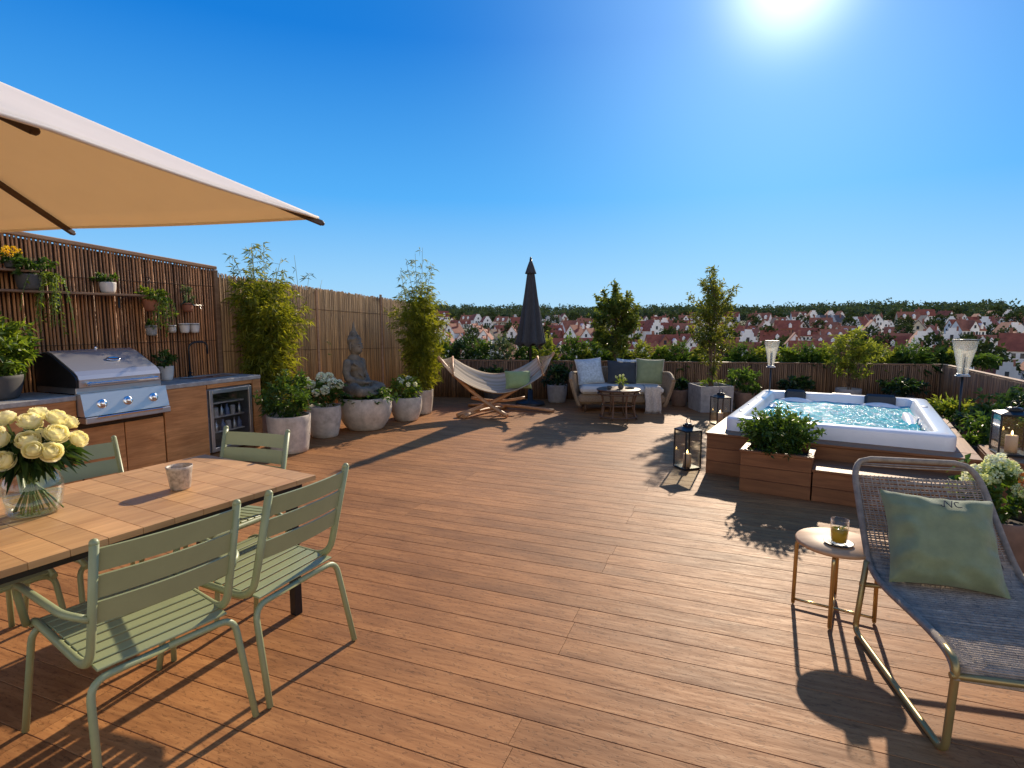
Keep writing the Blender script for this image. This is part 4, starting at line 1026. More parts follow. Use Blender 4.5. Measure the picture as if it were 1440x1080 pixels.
def pillow_mesh(w, h, t, seed=0, n=22, pinch=.07, wr=.012):
    mb = MB(); ph = Vector((seed * 7.3, seed * 3.1, 0))
    def side(sg):
        def fn(u, v):
            a, b = 2 * u - 1, 2 * v - 1
            x = w / 2 * a * (1 - pinch * (1 - b * b)); y = h / 2 * b * (1 - pinch * (1 - a * a))
            f = max(0, (1 - a ** 4)) ** .6 * max(0, (1 - b ** 4)) ** .6
            q = t / 2 * f * (1 + .12 * noise.noise(Vector((a * 1.3, b * 1.3, sg)) + ph))
            ed = max(abs(a), abs(b))
            q += wr * f ** .3 * noise.noise(Vector((a * 3.2, b * 3.2, sg * 3)) + ph) * ed ** 2
            return (x, y, sg * q)
        return fn
    mb.grid(side(1), n, n, True); mb.grid(lambda u, v: side(-1)(1 - u, v), n, n, True)
    return mb
def pillow(label, w, h, t, mat, loc, rot, seed=0, group=None, trim=None):
    o = pillow_mesh(w, h, t, seed).build('cushion', M[mat]); o.location = loc; o.rotation_euler = rot
    tag(o, label, 'cushion', group)
    if trim:
        mb = MB(); P = []
        for k in range(80):
            q = k / 80 * 4; sidx = int(q); f = (q - sidx) * 2 - 1
            a, b = [(f, -1), (1, f), (-f, 1), (-1, -f)][sidx]
            P.append((w / 2 * a * (1 - .07 * (1 - b * b)), h / 2 * b * (1 - .07 * (1 - a * a)), 0))
        mb.tube(P, .006, 5, closed=True); mb.build('piping', M[trim], o)
    return o
pillow('plain green cushion lying in the striped hammock', .44, .32, .17, 'pillow_light', (.10, 9.27, .565), (R(62), R(0), R(8)), 2)

# ------------------------------------------------------------------ sofa corner
SO = Vector((1.86, 9.78, 0)); SZ = R(-3)
so_ = thing('wicker_sofa', 'rounded pale wicker two-seat sofa in front of the back parapet', 'sofa', tuple(SO), SZ)
def shell(u, v):
    a = math.pi * u
    n_ = 2.6; cx = math.copysign(abs(math.cos(a)) ** (2 / n_), math.cos(a)); sy = abs(math.sin(a)) ** (2 / n_)
    fl = .70 + .15 * v ** .8
    x = -cx * (fl + .0); y = -.42 + sy * (.64 + .16 * v)
    top = .60 + .06 * sy + .03 * math.cos(4 * a)
    if u < .10 or u > .90: top -= .10 * (1 - min(u, 1 - u) / .10) ** 2
    return (x, y, .10 + (top - .10) * v)
mb = MB(); mb.grid(shell, 60, 14, True); sh_ = mb.build('wicker_shell', M['wicker'], so_, solid=.05)
mb = MB()
for k in range(90):
    u = k / 89; mb.tube([Vector(shell(u, v / 6)) + (Vector(shell(u, v / 6)) - Vector((0, -.1, Vector(shell(u, v / 6)).z))).normalized() * .028 for v in range(7)], .006, 5)
    mb.tube([Vector(shell(u, v / 6)) - (Vector(shell(u, v / 6)) - Vector((0, -.1, Vector(shell(u, v / 6)).z))).normalized() * .028 for v in range(7)], .006, 5)
mb.build('weave', M['wicker'], sh_)
mb = MB(); mb.tube([shell(k / 60, 1.0) for k in range(61)], .034, 10); mb.build('rim', M['wicker'], so_)
mb = MB(); mb.box((0, -.10, .22), (1.46, .68, .17), .05); mb.build('base', M['wicker'], so_)
for sx in (-1, 1):
    for y in (-.36, .2): mb = MB(); mb.tube([(sx * .6, y, 0), (sx * .6, y, .14)], [.018, .024], 8); mb.build('leg', M['rattan'], so_)
mb = MB(); mb.box((0, -.12, .375), (1.38, .70, .13), .045); mb.build('seat_cushion', M['linen'], so_)
def sofa_at(x, y, z): return tuple(SO + Matrix.Rotation(SZ, 3, 'Z') @ Vector((x, y, z)))
gs = 'cushions on the wicker sofa'
pillow('pale blue-grey mottled cushion at the left end of the wicker sofa', .48, .46, .17, 'pillow_blue', sofa_at(-.50, .06, .655), (R(70), R(-4), R(12)), 3, gs, 'linen')
pillow('dark navy cushion in the middle of the wicker sofa', .52, .42, .17, 'pillow_navy', sofa_at(.06, .05, .635), (R(70), R(3), R(0)), 4, gs)
pillow('light cushion tucked behind the navy one on the sofa', .44, .40, .14, 'pillow_blue', sofa_at(.20, .19, .665), (R(76), R(3), R(2)), 5, gs)
pillow('green cushion at the right end of the wicker sofa', .48, .46, .17, 'pillow', sofa_at(.54, .05, .65), (R(70), R(2), R(-10)), 6, gs, 'linen')
mb = MB()
def thr(u, v):
    x = (u - .5) * .26 + .01 * math.sin(9 * v); L = v * .72
    bend = .30
    if L < bend: y, z = -.20 - L, .447 + .004 * math.sin(30 * u)
    else: y, z = -.20 - bend - .012 - .012 * math.sin(u * 14) * min(1, (L - bend) * 5), .447 - (L - bend) + .008 * math.sin(17 * u)
    return (x + .50, y, z)
mb.grid(thr, 22, 26, True); th = mb.build('throw_blanket', M['throw'], solid=.008); place(th, tuple(SO), SZ)
tag(th, 'cream woven throw draped over the right end of the sofa seat', 'blanket')
mb = MB()
for k in range(20):
    p = Vector(thr(k / 19, 1)); mb.tube([p, p + Vector((rng.uniform(-.006, .006), -.004, -.035))], .003, 4)
mb.build('fringe', M['throw'], th)
# coffee table
ct = thing('coffee_table', 'round rattan coffee table with splayed legs in front of the sofa', 'table', (1.68, 8.82, 0), .3)
mb = MB(); mb.lathe([(.0, .44), (.33, .44), (.345, .45), (.345, .465), (.33, .472), (0, .472)], 40); mb.build('tabletop', M['rattan'], ct)
mb = MB()
for k in range(8):
    a = 2 * math.pi * k / 8; ca, sa = math.cos(a), math.sin(a)
    P = bez((.31 * ca, .31 * sa, .445), (.20 * ca, .20 * sa, .22), (.30 * ca, .30 * sa, .0), 8)
    m2 = MB(); m2.rnd = rng.random(); m2.tube(P, .014, 7); m2.build('leg', M['rattan'], ct, attr=True)
mb.tube([(.295 * math.cos(k * math.pi / 18), .295 * math.sin(k * math.pi / 18), .04) for k in range(36)], .011, 6, closed=True)
mb.tube([(.325 * math.cos(k * math.pi / 18), .325 * math.sin(k * math.pi / 18), .40) for k in range(36)], .014, 6, closed=True)
mb.tube([(.255 * math.cos(k * math.pi / 18), .255 * math.sin(k * math.pi / 18), .22) for k in range(36)], .010, 6, closed=True)
mb.build('ring', M['rattan'], ct)
v2 = thing('flower_vase', 'small dark vase with a sprig of pale flowers on the coffee table', 'vase', (1.71, 8.80, .473))
mb = MB(); mb.lathe([(.03, 0), (.045, .02), (.04, .06), (.02, .085), (.026, .10), (0, .098)], 20); mb.build('vessel', M['pot_dark'], v2)
lf = LF()
for i in range(90): d = rdir(.6); lf.add(Vector((0, 0, .10)) + d * .09 * rng.random(), d, .05, .018, .2)
lf.build('foliage', M['leaf_bright'], v2)
for k in range(6): d = rdir(.9); flower_ball(.02, 'petal_lime', 'flower_head', v2, Vector((0, 0, .12)) + d * .10, 18)
mb = MB(); mb.lathe([(.03, 0), (.036, .05), (.034, .05), (.028, .006), (0, .006)], 16); tag(place(mb.build('bowl', M['pot_dark']), (1.52, 8.74, .473)), 'small dark cup left of the sprig vase on the coffee table', 'cup')
mb = MB(); mb.lathe([(.07, 0), (.075, .02), (.07, .02), (.06, .006), (0, .006)], 24); tag(place(mb.build('dish', M['pot_dark']), (1.86, 8.84, .473)), 'flat dark dish right of the sprig vase on the coffee table', 'dish')
# ------------------------------------------------------------------ hot tub
TZ2 = R(-31.5); T0 = Vector((1.97, 5.61, 0)); TM = Matrix.Translation(T0) @ Matrix.Rotation(TZ2, 4, 'Z')
def TL_(f, n, z=0.0): return tuple(TM @ Vector((f, n, z)))
sur = thing('tub_surround', 'cedar plank plinth with a step, framing the hot tub', 'plinth', tuple(T0), TZ2)
def planks(name, p0, axis, L, h, th, rows, normal, mat='cedar', z0=0.0, par=sur, split=()):
    """horizontal planks on a vertical face that starts at p0 and runs along axis"""
    mb = MB(); ax = Vector(axis); nn = Vector(normal); hh = h / rows
    for r_ in range(rows):
        for a, b in zip([0] + list(split), list(split) + [L]):
            mb.rnd = rng.random(); c = Vector(p0) + ax * ((a + b) / 2) - nn * th / 2 + Vector((0, 0, z0 + hh * (r_ + .5)))
            s = (b - a - .002, th, hh - .003) if abs(ax.x) > .5 else (th, b - a - .002, hh - .003)
            mb.box(c, s, .002)
    return mb.build(name, M[mat], par, attr=True)
PW, PD, PH = 2.16, 3.12, .42
planks('front_cladding', (0, 0, 0), (1, 0, 0), PW, PH - .024, .022, 3, (0, -1, 0))
planks('side_cladding', (0, .023, 0), (0, 1, 0), PD - .05, PH - .024, .022, 3, (-1, 0, 0), 'cedar_y')
planks('side_cladding', (PW, .023, 0), (0, 1, 0), PD - .05, PH - .024, .022, 3, (1, 0, 0), 'cedar_y')
planks('back_cladding', (0, PD, 0), (1, 0, 0), PW, PH - .024, .022, 3, (0, 1, 0))
mb = MB()
mb.rnd = .2; mb.box((PW / 2, .105, PH - .011), (PW + .02, .235, .022), .002); mb.build('top_board', M['cedar'], sur, attr=True); mb = MB(); mb.rnd = .7; mb.box((PW / 2, PD - .08, PH - .011), (PW + .02, .18, .022), .002)
mb.build('top_board', M['cedar'], sur, attr=True)
mb = MB()
mb.rnd = .5; mb.box((.065, PD / 2 + .03, PH - .011), (.15, PD - .41, .022), .002); mb.build('top_board', M['cedar_y'], sur, attr=True); mb = MB(); mb.rnd = .9; mb.box((PW - .065, PD / 2 + .03, PH - .011), (.15, PD - .41, .022), .002)
mb.build('top_board', M['cedar_y'], sur, attr=True)
mb = MB(); mb.box((PW / 2, PD / 2, .19), (PW - .06, PD - .06, .37)); mb.build('carcass', M['backing'], sur)
stp = thing('tub_step', 'low cedar step in front of the hot tub, right of the planter box', 'step', TL_(.985, -.45), TZ2)
planks('front_cladding', (0, 0, 0), (1, 0, 0), 1.12, .255, .022, 2, (0, -1, 0), par=stp)
planks('side_cladding', (1.12, .022, 0), (0, 1, 0), .42, .255, .022, 2, (1, 0, 0), 'cedar_y', par=stp)
planks('side_cladding', (0, .022, 0), (0, 1, 0), .42, .255, .022, 2, (-1, 0, 0), 'cedar_y', par=stp)
mb = MB()
for k in range(3): mb.rnd = rng.random(); mb.box((.56, .065 + k * .148, .267), (1.135, .144, .023), .002)
mb.build('tread', M['cedar'], stp, attr=True)
bx = thing('planter_box', 'cedar planter box with a dense round shrub, before the front left of the hot tub', 'planter', TL_(.40, -.455), TZ2)
planks('front_panel', (0, 0, 0), (1, 0, 0), .575, .36, .024, 3, (0, -1, 0), par=bx); planks('back_panel', (0, .445, 0), (1, 0, 0), .575, .36, .024, 3, (0, 1, 0), par=bx)
planks('side_panel', (0, .025, 0), (0, 1, 0), .395, .36, .024, 3, (-1, 0, 0), 'cedar_y', par=bx); planks('side_panel', (.575, .025, 0), (0, 1, 0), .395, .36, .024, 3, (1, 0, 0), 'cedar_y', par=bx)
mb = MB()
for (c, s) in (((.2875, .018, .371), (.6, .05, .02)), ((.2875, .427, .371), (.6, .05, .02)), ((.018, .2225, .371), (.05, .355, .02)), ((.557, .2225, .371), (.05, .355, .02))): mb.rnd = rng.random(); mb.box(c, s, .002)
mb.build('rim_board', M['cedar'], bx, attr=True)
mb = MB(); mb.box((.2875, .2225, .30), (.52, .39, .06)); mb.build('soil', M['soil'], bx)
bush(bx, (.29, .20, .53), (.36, .31, .22), 4200, .055, .021, 'leaf', up=.6, stems=8, zmin=.36, lumps=.2)

tub = thing('hot_tub', 'white rectangular hot tub with bubbling turquoise water and dark headrests', 'hot tub', TL_(1.08, 1.57, 0), TZ2)
A_, B_ = .95, 1.36
def rrect(a, b, r, n=8):
    P = []
    for (cx, cy, t0) in ((a - r, b - r, 0), (-(a - r), b - r, 90), (-(a - r), -(b - r), 180), (a - r, -(b - r), 270)):
        for k in range(n + 1):
            t = R(t0 + 90 * k / n); P.append((cx + r * math.cos(t), cy + r * math.sin(t)))
    return P
loops = [(.0, .405, .10), (.0, .535, .10), (.006, .550, .10), (.022, .560, .10), (.12, .563, .10), (.145, .558, .10), (.160, .545, .09), (.175, .50, .08), (.20, .43, .09), (.25, .25, .10), (.31, .12, .12), (.6, .10, .2)]
mb = MB(); vs = []; 
for (ins, z, r) in loops:
    for (x, y) in rrect(A_ - ins, B_ - ins, max(.04, r)): vs.append((x, y, z))
n = len(vs) // len(loops); fs = []
for i in range(len(loops) - 1):
    for k in range(n): fs.append([i * n + k, i * n + (k + 1) % n, (i + 1) * n + (k + 1) % n, (i + 1) * n + k])
fs.append([(len(loops) - 1) * n + k for k in range(n)]); mb.add(vs, fs, True)
shl = mb.build('shell', M['acryl'], tub)
mb = MB()                                                           # moulded loungers that break the water at the left end
def lump(c, r): mb.ball(c, r, 20, 12)
lump((-.70, -.55, .355), (.11, .5, .125)); lump((-.72, .55, .345), (.10, .5, .13)); lump((-.66, -1.03, .35), (.16, .16, .15)); lump((.70, .2, .37), (.10, .75, .12)); lump((-.5, 1.05, .36), (.3, .13, .15)); lump((.45, 1.07, .36), (.3, .12, .15))
mb.build('moulded_seat', M['acryl'], tub)
def wat(u, v):
    x = (u - .5) * 2 * (A_ - .19); y = (v - .5) * 2 * (B_ - .19)
    z = .463 + .010 * noise.noise(Vector((x * 4, y * 4, 1))) + .008 * noise.noise(Vector((x * 11, y * 11, 4))) + .003 * noise.noise(Vector((x * 26, y * 26, 8)))
    return (x, y, z)
mb = MB(); mb.grid(wat, 70, 100, True); mb.build('water', M['spa_water'], tub)
for (x, y, wd, rz) in ((-.52, 1.155, .26, 0), (.45, 1.155, .34, 0)):
    mb = MB(); mb.box((0, 0, 0), (wd, .085, .16), .035); o = mb.build('headrest', M['foam_dark'], tub); o.location = (x, y - .01, .525); o.rotation_euler = (R(-14), 0, rz)
mb = MB(); mb.box((.02, 1.275, .566), (.22, .06, .010), .004); mb.build('control_panel', M['steel_dull'], tub)
for (x, y) in ((-.86, -.9), (-.86, -.35), (-.86, .3), (.86, .5), (-.4, -1.27)):
    mb = MB(); mb.lathe([(.032, 0), (.03, .008), (.018, .01), (0, .01)], 18, (x, y, .561)); mb.build('valve_cap', M['steel_dull'], tub)
for (x, y, z) in ((.755, -.55, .485), (.755, -.85, .485), (.755, -.2, .50)):
    JM = Matrix.Translation((x, y, z)) @ Matrix.Rotation(R(-80), 4, 'Y'); mb = MB(); mb.lathe([(.035, 0), (.035, .006), (.022, .01), (.012, .004), (0, .004)], 18, M=JM); mb.build('jet', M['steel_dull'], tub)
for (x, y) in ((.745, -.98), (.742, -1.08)):
    mb = MB(); mb.tube(arc([(x + .02, y, .50), (x - .03, y, .52), (x - .05, y, .47)], .02, 4), .008, 7); mb.build('grab_hook', M['foam_dark'], tub)

# ------------------------------------------------------------------ lanterns, candles, torches
def lantern(label, loc, rz, w_, h):
    t = thing('lantern', label, 'lantern', loc, rz, 'candle lanterns'); a = w_ / 2; hb = h * .80
    mb = MB(); mb.box((0, 0, .014), (w_, w_, .014), .003); mb.box((0, 0, .003), (w_ * .9, w_ * .9, .006)); mb.build('base', M['black_metal'], t)
    for sx in (-1, 1):
        for sy in (-1, 1): mb = MB(); mb.box((sx * (a - .008), sy * (a - .008), .021 + hb / 2 - .01), (.013, .013, hb - .02), .002); mb.build('post', M['black_metal'], t)
    mb = MB()
    for s in (-1, 1): mb.box((0, s * (a - .008), hb + .008), (w_, .016, .014), .002); mb.box((s * (a - .008), 0, hb + .008), (.016, w_ - .032, .014), .002)
    mb.build('frame', M['black_metal'], t)
    for k in range(4):
        mb = MB(); d = a - .008
        if k < 2: mb.box((0, (-1, 1)[k] * d, .02 + hb / 2 - .01), (w_ - .032, .003, hb - .024))
        else: mb.box(((-1, 1)[k - 2] * d, 0, .02 + hb / 2 - .01), (.003, w_ - .032, hb - .024))
        mb.build('glass_pane', M['lantern_glass'], t)
    mb = MB(); z = hb + .015
    mb.add([(-a, -a, z), (a, -a, z), (a, a, z), (-a, a, z)] + [(x * a * .45, y * a * .45, z + h * .05) for x, y in ((-1, -1), (1, -1), (1, 1), (-1, 1))], [(0, 1, 5, 4), (1, 2, 6, 5), (2, 3, 7, 6), (3, 0, 4, 7), (4, 5, 6, 7), (3, 2, 1, 0)])
    mb.box((0, 0, z + h * .075), (a * .8, a * .8, h * .05), .004); mb.lathe([(a * .5, z + h * .10), (a * .46, z + h * .115), (.012, z + h * .13)], 4); mb.build('roof', M['black_metal'], t)
    mb = MB(); q = z + h * .135; mb.tube([(.028 * math.cos(k * math.pi / 8), 0, q + .022 + .028 * math.sin(k * math.pi / 8)) for k in range(16)], .004, 6, closed=True); mb.build('handle', M['black_metal'], t)
    return t
def candle(label, loc, r, h):
    mb = MB(); mb.lathe([(r, 0), (r * 1.01, h * .5), (r, h), (r * .86, h + .003), (r * .6, h - .004), (0, h - .006)], 24, wob=.03)
    c = tag(place(mb.build('candle', M['candle']), loc), label, 'candle', 'candles in the lanterns')
    mb = MB(); mb.tube([(0, 0, h - .006), (.001, 0, h + .012)], .0015, 5); mb.build('wick', M['black'], c)
    mb = MB(); mb.lathe([(0, h + .004), (.006, h + .010), (.008, h + .018), (.005, h + .032), (0, h + .046)], 12); mb.build('flame', M['flame'], c)
L1 = (1.84, 5.80, 0); lantern('black lantern on the open deck, left of the hot tub plinth corner', L1, R(20), .205, .50); candle('cream candle in the lantern on the open deck', (L1[0], L1[1], .0215), .042, .13)
L2 = (3.10, 8.30, 0); lantern('black lantern at the far left corner of the hot tub, before the grey planter', L2, R(10), .22, .50); candle('cream candle in the lantern near the grey planter', (L2[0], L2[1], .0215), .045, .15)
cr = thing('wooden_crate', 'dark cedar crate carrying a lantern, right of the hot tub plinth', 'crate', TL_(2.235, .02), TZ2)
planks('front_panel', (0, 0, 0), (1, 0, 0), .48, .40, .022, 3, (0, -1, 0), par=cr); planks('back_panel', (0, .7, 0), (1, 0, 0), .48, .40, .022, 3, (0, 1, 0), par=cr)
planks('side_panel', (.48, .024, 0), (0, 1, 0), .652, .40, .022, 3, (1, 0, 0), 'cedar_y', par=cr); planks('side_panel', (0, .024, 0), (0, 1, 0), .652, .40, .022, 3, (-1, 0, 0), 'cedar_y', par=cr)
mb = MB()
for k in range(4): mb.rnd = rng.random(); mb.box((.06 + k * .12, .35, .411), (.117, .70, .02), .002)
mb.build('lid', M['cedar_y'], cr, attr=True)
L3 = TL_(2.40, .36, .4215); lantern('black lantern standing on the cedar crate beside the right parapet', L3, TZ2 + .1, .235, .42); candle('cream candle in the lantern on the cedar crate', (L3[0], L3[1], .443), .042, .14)
def torch(label, loc, zl, h, r):
    t = thing('garden_torch', label, 'torch lamp', loc, 0, 'glass torch lamps')
    mb = MB(); mb.tube([(0, 0, 0), (0, 0, zl + .02)], .013, 10); mb.lathe([(.11, 0), (.11, .012), (.02, .02)], 24); mb.build('pole', M['black_metal'], t)
    mb = MB(); mb.lathe([(r * .40, 0), (r * .45, h * .1), (r * .62, h * .4), (r * .88, h * .75), (r, h * .97), (r, h)], 32, (0, 0, zl)); g = mb.build('glass_shade', M['frost'], t, solid=.004)
    mb = MB(); mb.lathe([(r * .5, -.02), (r * .5, .0), (r * .38, .006), (r * .38, -.02)], 24, (0, 0, zl)); mb.lathe([(r * .62, -.028), (r * .62, -.02), (0, -.02)], 24, (0, 0, zl)); mb.build('collar', M['steel_dull'], t)
    mb = MB(); mb.tube([(0, 0, zl), (0, 0, zl + h * .60)], .016, 10); mb.build('burner', M['black_metal'], t)
    mb = MB(); mb.lathe([(r * .80, h * .985), (r * 1.03, h * .985), (r * 1.03, h * 1.015), (r * .80, h * 1.015)], 32, (0, 0, zl)); mb.lathe([(0, h * 1.0), (r * .78, h * 1.005), (r * .78, h * 1.012), (0, h * 1.02)], 32, (0, 0, zl)); mb.build('top_ring', M['black_metal'], t)
torch('smaller glass torch lamp on a black pole behind the left end of the hot tub', (3.82, 8.30, 0), .88, .36, .10)
torch('larger glass torch lamp on a black pole right of the hot tub', (5.20, 6.48, 0), .93, .39, .12)

# ------------------------------------------------------------------ woven lounge chair
LR = Vector((2.035, 2.53, 0)); LZ = R(166.5); LM = Matrix.Translation(LR) @ Matrix.Rotation(LZ, 4, 'Z')
lo = thing('lounge_chair', 'low woven cord lounge chair on a brass sled frame, right foreground', 'lounge chair', tuple(LR), LZ)
prof = [Vector((0, *q)) for q in [(-.43, .80), (-.34, .70), (-.22, .565), (-.10, .435), (-.02, .37), (.08, .345), (.22, .345), (.40, .360), (.58, .372), (.70, .368), (.76, .345), (.785, .30)]]
def cr_(t):
    n = len(prof) - 1; x = t * n; i = min(n - 1, int(x)); f = x - i
    p = [prof[max(0, min(n, i + k))] for k in (-1, 0, 1, 2)]
    return .5 * ((2 * p[1]) + (p[2] - p[0]) * f + (2 * p[0] - 5 * p[1] + 4 * p[2] - p[3]) * f * f + (3 * p[1] - p[0] - 3 * p[2] + p[3]) * f ** 3)
hw = .31
def edge(t, s):
    p = cr_(t); x = hw - .025 * max(0, 1 - t / .33)
    if t < .10: x = x - .09 + .09 * math.sqrt(max(0, 1 - (1 - t / .10) ** 2))
    return Vector((s * x, p.y, p.z))
mb = MB(); P = [edge(k / 60, 1) for k in range(60, -1, -1)] + [edge(k / 60, -1) for k in range(61)]
mb.tube(P, .016, 8); mb.build('woven_rim', M['cord'], lo)
mb = MB(); nC = 150
for k in range(nC):
    t = .028 + .965 * k / (nC - 1); mb.rnd = rng.random()
    if .035 < t < .07: continue
    a, b = edge(t, 1), edge(t, -1); m_ = (a + b) / 2 + Vector((0, .022 if t < .35 else 0, -.016 if t > .25 else 0)); j = .004 * (-1) ** k
    mb.tube(bez(a, m_ + Vector((0, 0, j)), b, 6), .0056 if t > .33 else .0042, 4)
mb.build('woven_cord', M['cord'], lo, attr=True)
mb = MB()
for k in range(31):
    x = (k / 30 - .5) * 2 * (hw - .015); mb.rnd = rng.random(); f = 1 - (x / hw) ** 2; P = []
    for i in range(41):
        t = .07 + .91 * i / 40; q = cr_(t); wv = .003 * math.sin(i * 1.9 + k * math.pi)
        P.append((x, q.y + (.011 * f if t < .35 else 0) + wv, q.z + (-.008 * f if t > .25 else 0) + wv))
    mb.tube(P, .0034, 4)
mb.build('warp_cord', M['cord'], lo, attr=True)
for s in (-1, 1):
    mb = MB(); mb.tube(arc([(s * .325, -.02, .385), (s * .345, -.05, .014), (s * .32, .775, .014), (s * .312, .785, .366), (s * .308, .64, .374)], .05, 6), .0135, 10); mb.build('sled_leg', M['gold'], lo)
mb = MB(); mb.tube([(-.33, .785, .315), (.33, .785, .315)], .012, 10); mb.build('front_bar', M['gold'], lo)
mb = MB(); mb.tube([(-.345, -.03, .26), (.345, -.03, .26)], .011, 10); mb.build('rear_bar', M['gold'], lo)
RM = Matrix(((-1, 0, 0), (0, -.60, .80), (0, .80, .60))).transposed()
RM = Matrix(((-1, 0, 0), (0, -.56, .83), (0, .83, .56))).transposed()
pm = LM @ Matrix.Translation((.045, .035, .535)) @ RM.to_4x4() @ Matrix.Rotation(R(-3), 4, 'Z')
pw = pillow_mesh(.47, .44, .18, 8, n=44, pinch=.09, wr=.05).build('cushion', M['pillow']); pw.matrix_world = pm
pw.location, pw.rotation_euler = pm.to_translation(), pm.to_euler()
tag(pw, 'large sage green scatter cushion with dark stitched initials, on the woven lounge chair', 'cushion', None)
mb = MB()
def emb(pts): mb.tube(bez(*pts, 8) if len(pts) == 3 else pts, .0022, 5)
zz = lambda x, y: (x * .8 + .02, y * .8 + .035, .09 * (max(0, 1 - (y / .22) ** 4) ** .6) * 1.0 + .008)
for pts in ([(-.035, .125), (-.030, .15), (-.022, .168)], [(-.022, .168), (-.012, .145), (.002, .125)], [(.002, .125), (.006, .15), (.016, .170)], [(.048, .160), (.022, .172), (.022, .145)], [(.022, .145), (.024, .122), (.055, .132)], [(-.05, .135), (-.04, .12), (-.03, .13)]): emb([zz(*p) for p in pts])
mb.build('embroidery', M['charcoal'], pw)
# side table
sdt = thing('side_table', 'low round wooden side table on a brass wire base beside the lounge chair', 'table', (1.70, 2.84, 0), R(12))
mb = MB(); mb.rnd = .4; mb.lathe([(.0, .375), (.18, .375), (.193, .382), (.195, .395), (.190, .402), (0, .402)], 48); mb.build('tabletop', M['teak_pale'], sdt, attr=True)
for k in range(4):
    a = R(45 + 90 * k); c, s = math.cos(a), math.sin(a)
    mb = MB(); mb.tube(arc([(.10 * c, .10 * s, .367), (.185 * c, .185 * s, .367), (.188 * c, .188 * s, .012)], .03, 5), .010, 8)
    mb.tube([(.188 * c, .188 * s, .030), (.0 * c, .0 * s, .030)], .0075, 8); mb.ball((.188 * c, .188 * s, .009), .009, 8, 6); mb.build('leg', M['brass'], sdt)
SP = (1.68, 2.79, .4025)
mb = MB(); mb.lathe([(.035, 0), (.065, .006), (.07, .012), (.066, .0125), (.03, .005), (0, .005)], 32); tag(place(mb.build('saucer', M['black_metal']), SP), 'small dark metal saucer under the glass on the side table', 'saucer')
mb = MB(); mb.lathe([(.034, 0), (.038, .004), (.041, .06), (.043, .125), (.041, .125), (.039, .06), (.035, .010), (0, .010)], 32)
gl_ = tag(place(mb.build('drinking_glass', M['glass']), (SP[0], SP[1], SP[2] + .006)), 'clear tumbler half full of yellow iced drink on the side table', 'glass')
mb = MB(); mb.lathe([(0, .011), (.034, .012), (.0385, .06), (.0395, .075), (0, .075)], 28); mb.build('drink', M['tea'], gl_)
lf = LF()
for k in range(16): lf.add((rng.uniform(-.02, .02), rng.uniform(-.02, .02), .06 + rng.random() * .02), rdir(.2), .03, .014, .1)
lf.build('mint', M['leaf'], gl_)
# hydrangea pot at the right edge
hy = pot_round('planter_pot', 'brown round pot of lime white hydrangeas behind the lounge chair at the right edge', (3.03, 3.42, 0), .21, .34, 'terra_brown', taper=.82)
bush(hy, (0, 0, .45), (.28, .28, .20), 800, .07, .035, 'leaf', stems=8, zmin=.30)
for k in range(20):
    a = rng.uniform(0, 6.28); q = rng.uniform(.02, .25); flower_ball(rng.uniform(.036, .05), ('petal_lime', 'petal_white')[k % 3 == 0], 'flower_head', hy, (q * math.cos(a), q * math.sin(a), .66 - q * .75 + rng.uniform(0, .05)), 44)
for k in range(3): flower_ball(.028, 'petal_orange', 'flower_head', hy, (rng.uniform(-.24, -.1), rng.uniform(0, .2), .60 + rng.uniform(0, .06)), 26)

# ------------------------------------------------------------------ small trees and the planted edge
def small_tree(root, h, crown_c, crown_r, n, mat, ll, lw, trunk=.02, stems=1, z0=0.0, up=.35, lumps=.4, limbs=14):
    mb = MB()
    for s in range(stems):
        a = rng.uniform(0, 6.28); o = Vector((math.cos(a), math.sin(a), 0)) * (.03 if stems > 1 else 0)
        top = Vector((o.x * 2.5 + rng.uniform(-.03, .03), o.y * 2.5, h * .93)); P = bez((o.x, o.y, z0), (o.x * 1.2 + rng.uniform(-.04, .04), o.y, h * .5), top, 10)
        mb.tube(P, [trunk * (1 - .8 * k / 10) for k in range(11)], 7)
    mb.build('trunk', M['bark'], root)
    cc = Vector(crown_c); cr3 = Vector(crown_r); lf = LF(); mb = MB(); ph = Vector((rng.uniform(0, 99), 3, 7)); per = n // limbs // 4
    for i in range(limbs * 4):
        d = rdir(.15); q = rng.uniform(.35, 1) ** .6 * (1 + lumps * noise.noise(d * 2 + ph) * 1.3)
        tip = cc + Vector((d.x * cr3.x, d.y * cr3.y, d.z * cr3.z)) * q
        st_ = Vector((0, 0, max(z0 + .1, min(h * .85, tip.z - .25 * cr3.z - rng.uniform(0, .25)))))
        P = bez(st_, st_.lerp(tip, .6) + Vector((0, 0, -.03)), tip, 5); mb.tube(P, [.007, .006, .005, .004, .003, .002], 4)
        tone = min(1, max(0, rng.gauss(.4, .2) + .25 * d.z))
        for k in range(per):
            f = rng.uniform(.35, 1.02) ** .7; j = min(4, int(f * 5)); p = P[j].lerp(P[j + 1], min(1, f * 5 - j)) + rdir(0) * rng.uniform(0, .07)
            lf.add(p, (tip - st_).normalized() * .4 + rdir(up), ll * rng.uniform(.6, 1.25), lw * rng.uniform(.7, 1.2), .25, min(1, max(0, tone + rng.gauss(0, .15))))
    mb.build('branch', M['bark'], root); lf.build('crown', M[mat], root)
